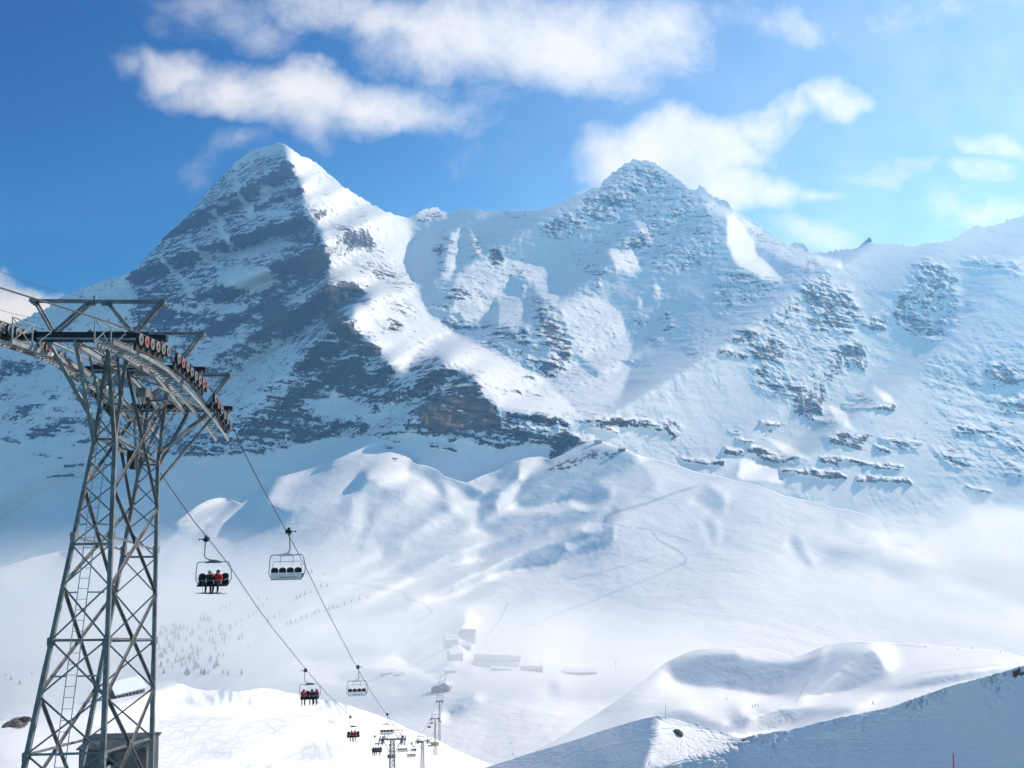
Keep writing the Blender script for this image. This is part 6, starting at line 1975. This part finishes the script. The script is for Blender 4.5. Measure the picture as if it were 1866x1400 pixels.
# ------------------------------------------------------------------ the farther pylons of the line
def small_pylon(h=13.0):
    root = thing("lattice_pylon", "", "lift pylon")
    w = lambda z: .36 + .030 * (h - z)
    for sx in (-1, 1):
        for sy in (-1, 1):
            mb = MB(); mb.beam((sx * w(-4), sy * w(-4), -4), (sx * w(h), sy * w(h), h), .15, .15); mb.build('leg', STEEL, root)
    for ax, sgn in ((0, -1), (0, 1), (1, -1), (1, 1)):
        mb = MB()
        zs = [-3.5]
        while zs[-1] < h - .5:
            zs.append(zs[-1] + 2.0 * w(zs[-1]) * .95)
        for a, b in zip(zs[:-1], zs[1:]):
            b = min(b, h)
            for s in (-1, 1):
                p = (-s * w(a), sgn * w(a), a) if ax == 0 else (sgn * w(a), -s * w(a), a)
                q = (s * w(b), sgn * w(b), b) if ax == 0 else (sgn * w(b), s * w(b), b)
                mb.beam(p, q, .07, .07)
        mb.build('bracing', STEEL, root)
    mb = MB()
    mb.beam((-2.75, 0, h + .15), (2.75, 0, h + .15), .35, .3)
    for s in (-1, 1):
        mb.beam((s * 1.9, 0, h), (s * .45, 0, h - 2.6), .12, .12)
    mb.build('crossarm', STEEL, root)
    mb = MB()
    mb.beam((-2.2, 0, h + 2.0), (2.2, 0, h + 2.0), .12, .12)
    for s in (-1, 1):
        mb.beam((s * 1.2, 0, h + .25), (s * 2.15, 0, h + 1.97), .13, .12); mb.beam((s * 1.2, 0, h + .25), (s * .15, 0, h + 1.97), .13, .12)
    mb.build('lifting_frame', STEEL, root)
    for s in (-1, 1):
        mb = MB()
        mb.beam((s * 2.65, -2.2, h - .15), (s * 2.65, 2.2, h - .35), .12, .3)
        mb.beam((s * 2.65, 0, h - .05), (s * 2.3, 0, h + .15), .2, .2)
        tr = mb.build('wheel_beam', DARK, root)
        for i in range(6):
            m2 = MB(); y = -2.0 + .8 * i
            m2.disc((s * 2.65 - .06, y, h + .10 - .05 * i * .8), (1, 0, 0), [(0, .24), (.12, .24)], 12); m2.build('wheel', DARK, tr)
        mb = MB()
        mb.box((s * 1.95, 0, h + .0), (.6, 4.4, .06)); mb.build('walkway', STEEL, root)
    mb = MB()
    for s in (-.2, .2):
        mb.tube([(s, -w(-3) - .1, -3), (s, -w(h) - .12, h)], .03, 5)
    for k in range(34):
        z = -3 + (h + 3) * k / 34
        mb.tube([(-.2, -w(z) - .1, z), (.2, -w(z) - .1, z)], .02, 4)
    mb.build('ladder', STEEL, root)
    return root


def build_far_pylons():
    proto = small_pylon()
    H = 13.0
    first = True
    for Y, base_drop, lab in [(169, 0, "second lift pylon, dark lattice mast low in the middle of the bottom edge"), (316, 0, "third lift pylon, slimmer grey mast just right of the second one"),
                              (494, 6, "fourth lift pylon, faded mast with yellow netting at its foot"), (613, 16, "fifth lift pylon, palest and farthest mast fading in the mist")]:
        o = proto if first else copy_tree(proto)
        first = False
        top = rope_z(Y) - .25
        s = 1.0
        o.location = (line_x((LINE_L + LINE_R) / 2, Y), Y, top - H * s)
        if base_drop:
            s = (H + base_drop) / H
            o.scale = (1, 1, s)
            o.location.z = top - H * s
        o.rotation_euler = (0, 0, .067)
        tag(o, lab, "lift pylon", "lift pylons running down to the village")
    # safety netting round the fourth one
    c = C1.at(791, 1359)
    net = paint("yellow_netting", (.55, .47, .25), .8, 0, .2, 1)
    mb = MB()
    mb.box((0, 0, 1.2), (6.5, .25, 2.6)); mb.box((-4.6, 1.2, 2.0), (3.2, .2, 1.2), rz=-.4); mb.beam((3.2, 0, -1), (3.2, 0, 2.8), .2, .2); mb.beam((-3.2, 0, -1), (-3.2, 0, 2.8), .2, .2)
    o = mb.build("safety_mat", net); o.location = c
    tag(o, "dull yellow safety mat at the foot of the fourth pylon", "safety mat")


build_far_pylons()

# ------------------------------------------------------------------ small things on the snow
def standing_skier(jk, tr):
    J = {'pelvis': ((0, 0, .95), .15), 'chest': ((0, -.05, 1.35), .17), 'neck': ((0, -.08, 1.52), .07), 'head': ((0, -.1, 1.66), .11)}
    E = [('pelvis', 'chest'), ('chest', 'neck'), ('neck', 'head')]
    for s, n in ((-1, 'a'), (1, 'b')):
        J.update({'s' + n: ((s * .2, -.05, 1.42), .09), 'e' + n: ((s * .33, -.12, 1.15), .065), 'h' + n: ((s * .30, -.35, 1.05), .05), 'k' + n: ((s * .14, -.12, .52), .085), 'f' + n: ((s * .14, .0, .10), .075)})
        E += [('chest', 's' + n), ('s' + n, 'e' + n), ('e' + n, 'h' + n), ('pelvis', 'k' + n), ('k' + n, 'f' + n)]
    return skin_body("person", J, E, [jk, tr, SKIN], lambda c: 2 if c.z > 1.55 else (0 if c.z > .95 else 1))


def build_small():
    me = [standing_skier(cloth((.03, .035, .05)), cloth((.012, .012, .014))), standing_skier(cloth((.06, .02, .03)), cloth((.012, .012, .014)))]
    ski = MB()
    for s in (-1, 1):
        ski.box((s * .14, -.1, .01), (.10, 1.75, .03)); ski.box((s * .14, -1.0, .05), (.09, .16, .03))
    for i, (sh, x, y, lab) in enumerate([
        (D3, 1591, 1284, "tiny dark skier on the saddle above the shaded ridge, nearest of the far skiers"), (D3, 1371, 1290, "tiny skier left of a group of three by the round snow hollow"), (D3, 1376, 1288, "tiny skier in the middle of the group by the round snow hollow"),
        (D3, 1381, 1287, "tiny skier at the right of the group by the round snow hollow"), (D3, 1324, 1276, "tiny lone skier left above the round snow hollow"), (D3, 1686, 1179, "tiny skier on the skyline piste, left of two"), (D3, 1746, 1184, "tiny skier on the skyline piste, centre"), (D3, 1771, 1183, "tiny skier on the skyline piste, right of two"),
        (D3, 1823, 1190, "tiny skier on the skyline piste farthest right"), (B, 930, 1356, "tiny lone skier on the white slope left of the shaded ridge"), (B, 934, 1376, "tiny lone skier just above the crest of the shaded ridge, lower of two"), (B, 1205, 972, "tiny figure beside the road bend on the middle ridge"),
        (B, 1137, 993, "tiny figure on the slope left of the road bend"), (B, 985, 1040, "tiny figure on the bright slope below the shaded bowl")]):
        p = sh.at(x, y)
        root = thing("person", lab, "person", p, random.Random(i).uniform(0, 6), "skiers on the pistes")
        o = bpy.data.objects.new("body", me[i % 2]); COL.objects.link(o); o.parent = root
        k = MB(); k.v, k.f, k.m = list(ski.v), list(ski.f), list(ski.m)
        k1 = k.build("skis", BLACK, root) if i == 0 else bpy.data.objects.new("skis", bpy.data.objects["skis"].data)
        if i:
            COL.objects.link(k1); k1.parent = root
    # marker poles
    p = C2.at(1213, 1309)
    mb = MB(); mb.tube([(0, 0, -.5), (0, 0, 2.9)], .035, 8)
    o = mb.build("marker_pole", paint("weathered_pole", (.12, .12, .13), .6), smooth=True); o.location = p
    tag(o, "thin dark pole standing on top of the sunlit knoll", "pole")
    p = C2.at(1738, 1408)
    o = thing("piste_marker", "bright red piste marker pole in the shaded snow at the bottom right", "pole", p)
    mb = MB(); mb.tube([(0, 0, -.6), (0, 0, 2.35)], .075, 10); mb.build('shaft', paint("marker_red", (.75, .04, .04), .45, 0, .12, 6), o, smooth=True)
    mb = MB(); mb.tube([(0, 0, 2.35), (0, 0, 2.75)], .077, 10); mb.build('tip', paint("marker_tip", (.62, .12, .08), .45, 0, .12, 6), o, smooth=True)
    # boulders breaking through the snow
    rock_m = paint("brown_boulder", (.14, .115, .095), .9, 0, .45, 1.2, .8)
    def boulder(sheet, x, y, size, seed, lab, n=3):
        rr = random.Random(seed)
        bm = bmesh.new()
        for k in range(n):
            ret = bmesh.ops.create_icosphere(bm, subdivisions=4, radius=.5)
            off = Vector((rr.uniform(-.4, .4), rr.uniform(-.2, .2), rr.uniform(-.2, .2))) if k else Vector((0, 0, 0))
            sc = Vector((rr.uniform(.7, 1.1), rr.uniform(.6, .9), rr.uniform(.5, .85)))
            for v in ret['verts']:
                c = v.co.copy()
                d = float(fbm(np.array([c.x * 2.2 + seed]), np.array([c.y * 2.2]), np.array([c.z * 2.2 + k]), 4, .6, ridged=True)[0])
                c = c * (1 + .35 * d)
                v.co = Vector((c.x * sc.x, c.y * sc.y, c.z * sc.z)) + off
        for v in bm.verts:
            v.co *= size
        m = bpy.data.meshes.new("boulder"); bm.to_mesh(m); bm.free(); m.materials.append(rock_m)
        o = bpy.data.objects.new("boulder", m); COL.objects.link(o); o.location = sheet.at(x, y)
        tag(o, lab, "rock")
    boulder(C2, 1237, 1337, 1.9, 3, "dark brown boulder sticking out of the sunlit knoll", 3)
    boulder(C2, 1856, 1229, 1.4, 5, "dark rock in the shaded slope at the right edge", 2)
    boulder(C2, 1849, 1233, .6, 8, "small dark stone left below the rock at the right edge", 1)
    boulder(C1, 26, 1324, 3.6, 12, "snowy brown outcrop left of the big pylon, left block", 3)
    boulder(C1, 46, 1316, 3.4, 15, "snowy brown outcrop left of the big pylon, right block", 2)


build_small()
print("village", round(time.time() - T0, 1))

# ------------------------------------------------------------------ air
def build_haze():
    m = bpy.data.materials.new("haze_air")
    m.use_nodes = True
    t = NT(m.node_tree)
    out = t.n('ShaderNodeOutputMaterial')
    v = t.n('ShaderNodeVolumePrincipled')
    v.inputs['Color'].default_value = (0.27, 0.58, 1.0, 1)
    v.inputs['Density'].default_value = HAZE_DENSITY
    v.inputs['Anisotropy'].default_value = 0.45
    v.inputs['Absorption Color'].default_value = (1, 1, 1, 1)
    t.link(v.outputs[0], out.inputs['Volume'])
    bm = bmesh.new()
    bmesh.ops.create_cube(bm, size=1.0)
    for w in bm.verts:
        w.co = Vector((w.co.x * 16000, 2200 + w.co.y * 11000, -300 + w.co.z * 4600))
    me = bpy.data.meshes.new("haze")
    bm.to_mesh(me); bm.free()
    me.materials.append(m)
    o = bpy.data.objects.new("haze", me)
    COL.objects.link(o)
    o['kind'] = 'stuff'


HAZE_DENSITY = 6.5e-5
build_haze()


def fog(name, label_kind, px, py, Y, size, dens, seed, lo=0.35, hi=0.75, ns=0.006, namp=1.1):
    """a bank of valley mist: soft-edged, torn by noise"""
    a, b = px_dir(px, py)
    c = Vector((float(a) * Y, Y, float(b) * Y))
    m = bpy.data.materials.new(name + "_mist")
    m.use_nodes = True
    t = NT(m.node_tree)
    out = t.n('ShaderNodeOutputMaterial')
    v = t.n('ShaderNodeVolumePrincipled')
    v.inputs['Color'].default_value = (0.97, 0.985, 1.0, 1)
    v.inputs['Absorption Color'].default_value = (1, 1, 1, 1)
    v.inputs['Anisotropy'].default_value = 0.1
    tc = t.n('ShaderNodeTexCoord')
    n = t.noise(scaled(t, tc.outputs['Object'], (ns, ns, ns * 1.3)), 1.0, 5.0, 0.6)
    ln = t.n('ShaderNodeVectorMath', operation='LENGTH')
    t.link(scaled(t, tc.outputs['Object'], (2 / size[0], 2 / size[1], 2 / size[2])), ln.inputs[0])
    e = t.m('SUBTRACT', 1.0, ln.outputs['Value'])
    d = t.m('ADD', e, t.m('MULTIPLY', t.m('SUBTRACT', n, 0.5), namp))
    d = t.m('MULTIPLY', t.ss(d, lo - 0.3, hi), t.ss(e, 0.0, 0.25))
    t.link(t.m('MULTIPLY', d, dens), v.inputs['Density'])
    t.link(v.outputs[0], out.inputs['Volume'])
    bm = bmesh.new()
    bmesh.ops.create_icosphere(bm, subdivisions=3, radius=0.5)
    for w in bm.verts:
        w.co = Vector((w.co.x * size[0], w.co.y * size[1], w.co.z * size[2]))
    me = bpy.data.meshes.new(name); bm.to_mesh(me); bm.free()
    me.materials.append(m)
    o = bpy.data.objects.new(name, me); o.location = c
    COL.objects.link(o)
    o['kind'] = 'stuff'
    return o


scene.cycles.volume_step_rate = 4.0
scene.cycles.volume_preview_step_rate = 4.0
scene.cycles.volume_max_steps = 96
fog("valley_fog", "stuff", 1880, 1055, 1980, (1350, 800, 520), 0.010, 1, 0.5, 0.5, 0.005, 2.6)
fog("meadow_mist", "stuff", 220, 1130, 1480, (1700, 1000, 380), 0.0027, 2, 0.2, 0.9)
fog("village_mist", "stuff", 880, 1188, 1090, (1000, 420, 135), 0.0065, 3, 0.2, 0.9)
fog("slope_mist", "stuff", 1740, 1110, 1560, (1000, 620, 240), 0.0030, 4, 0.2, 0.9)
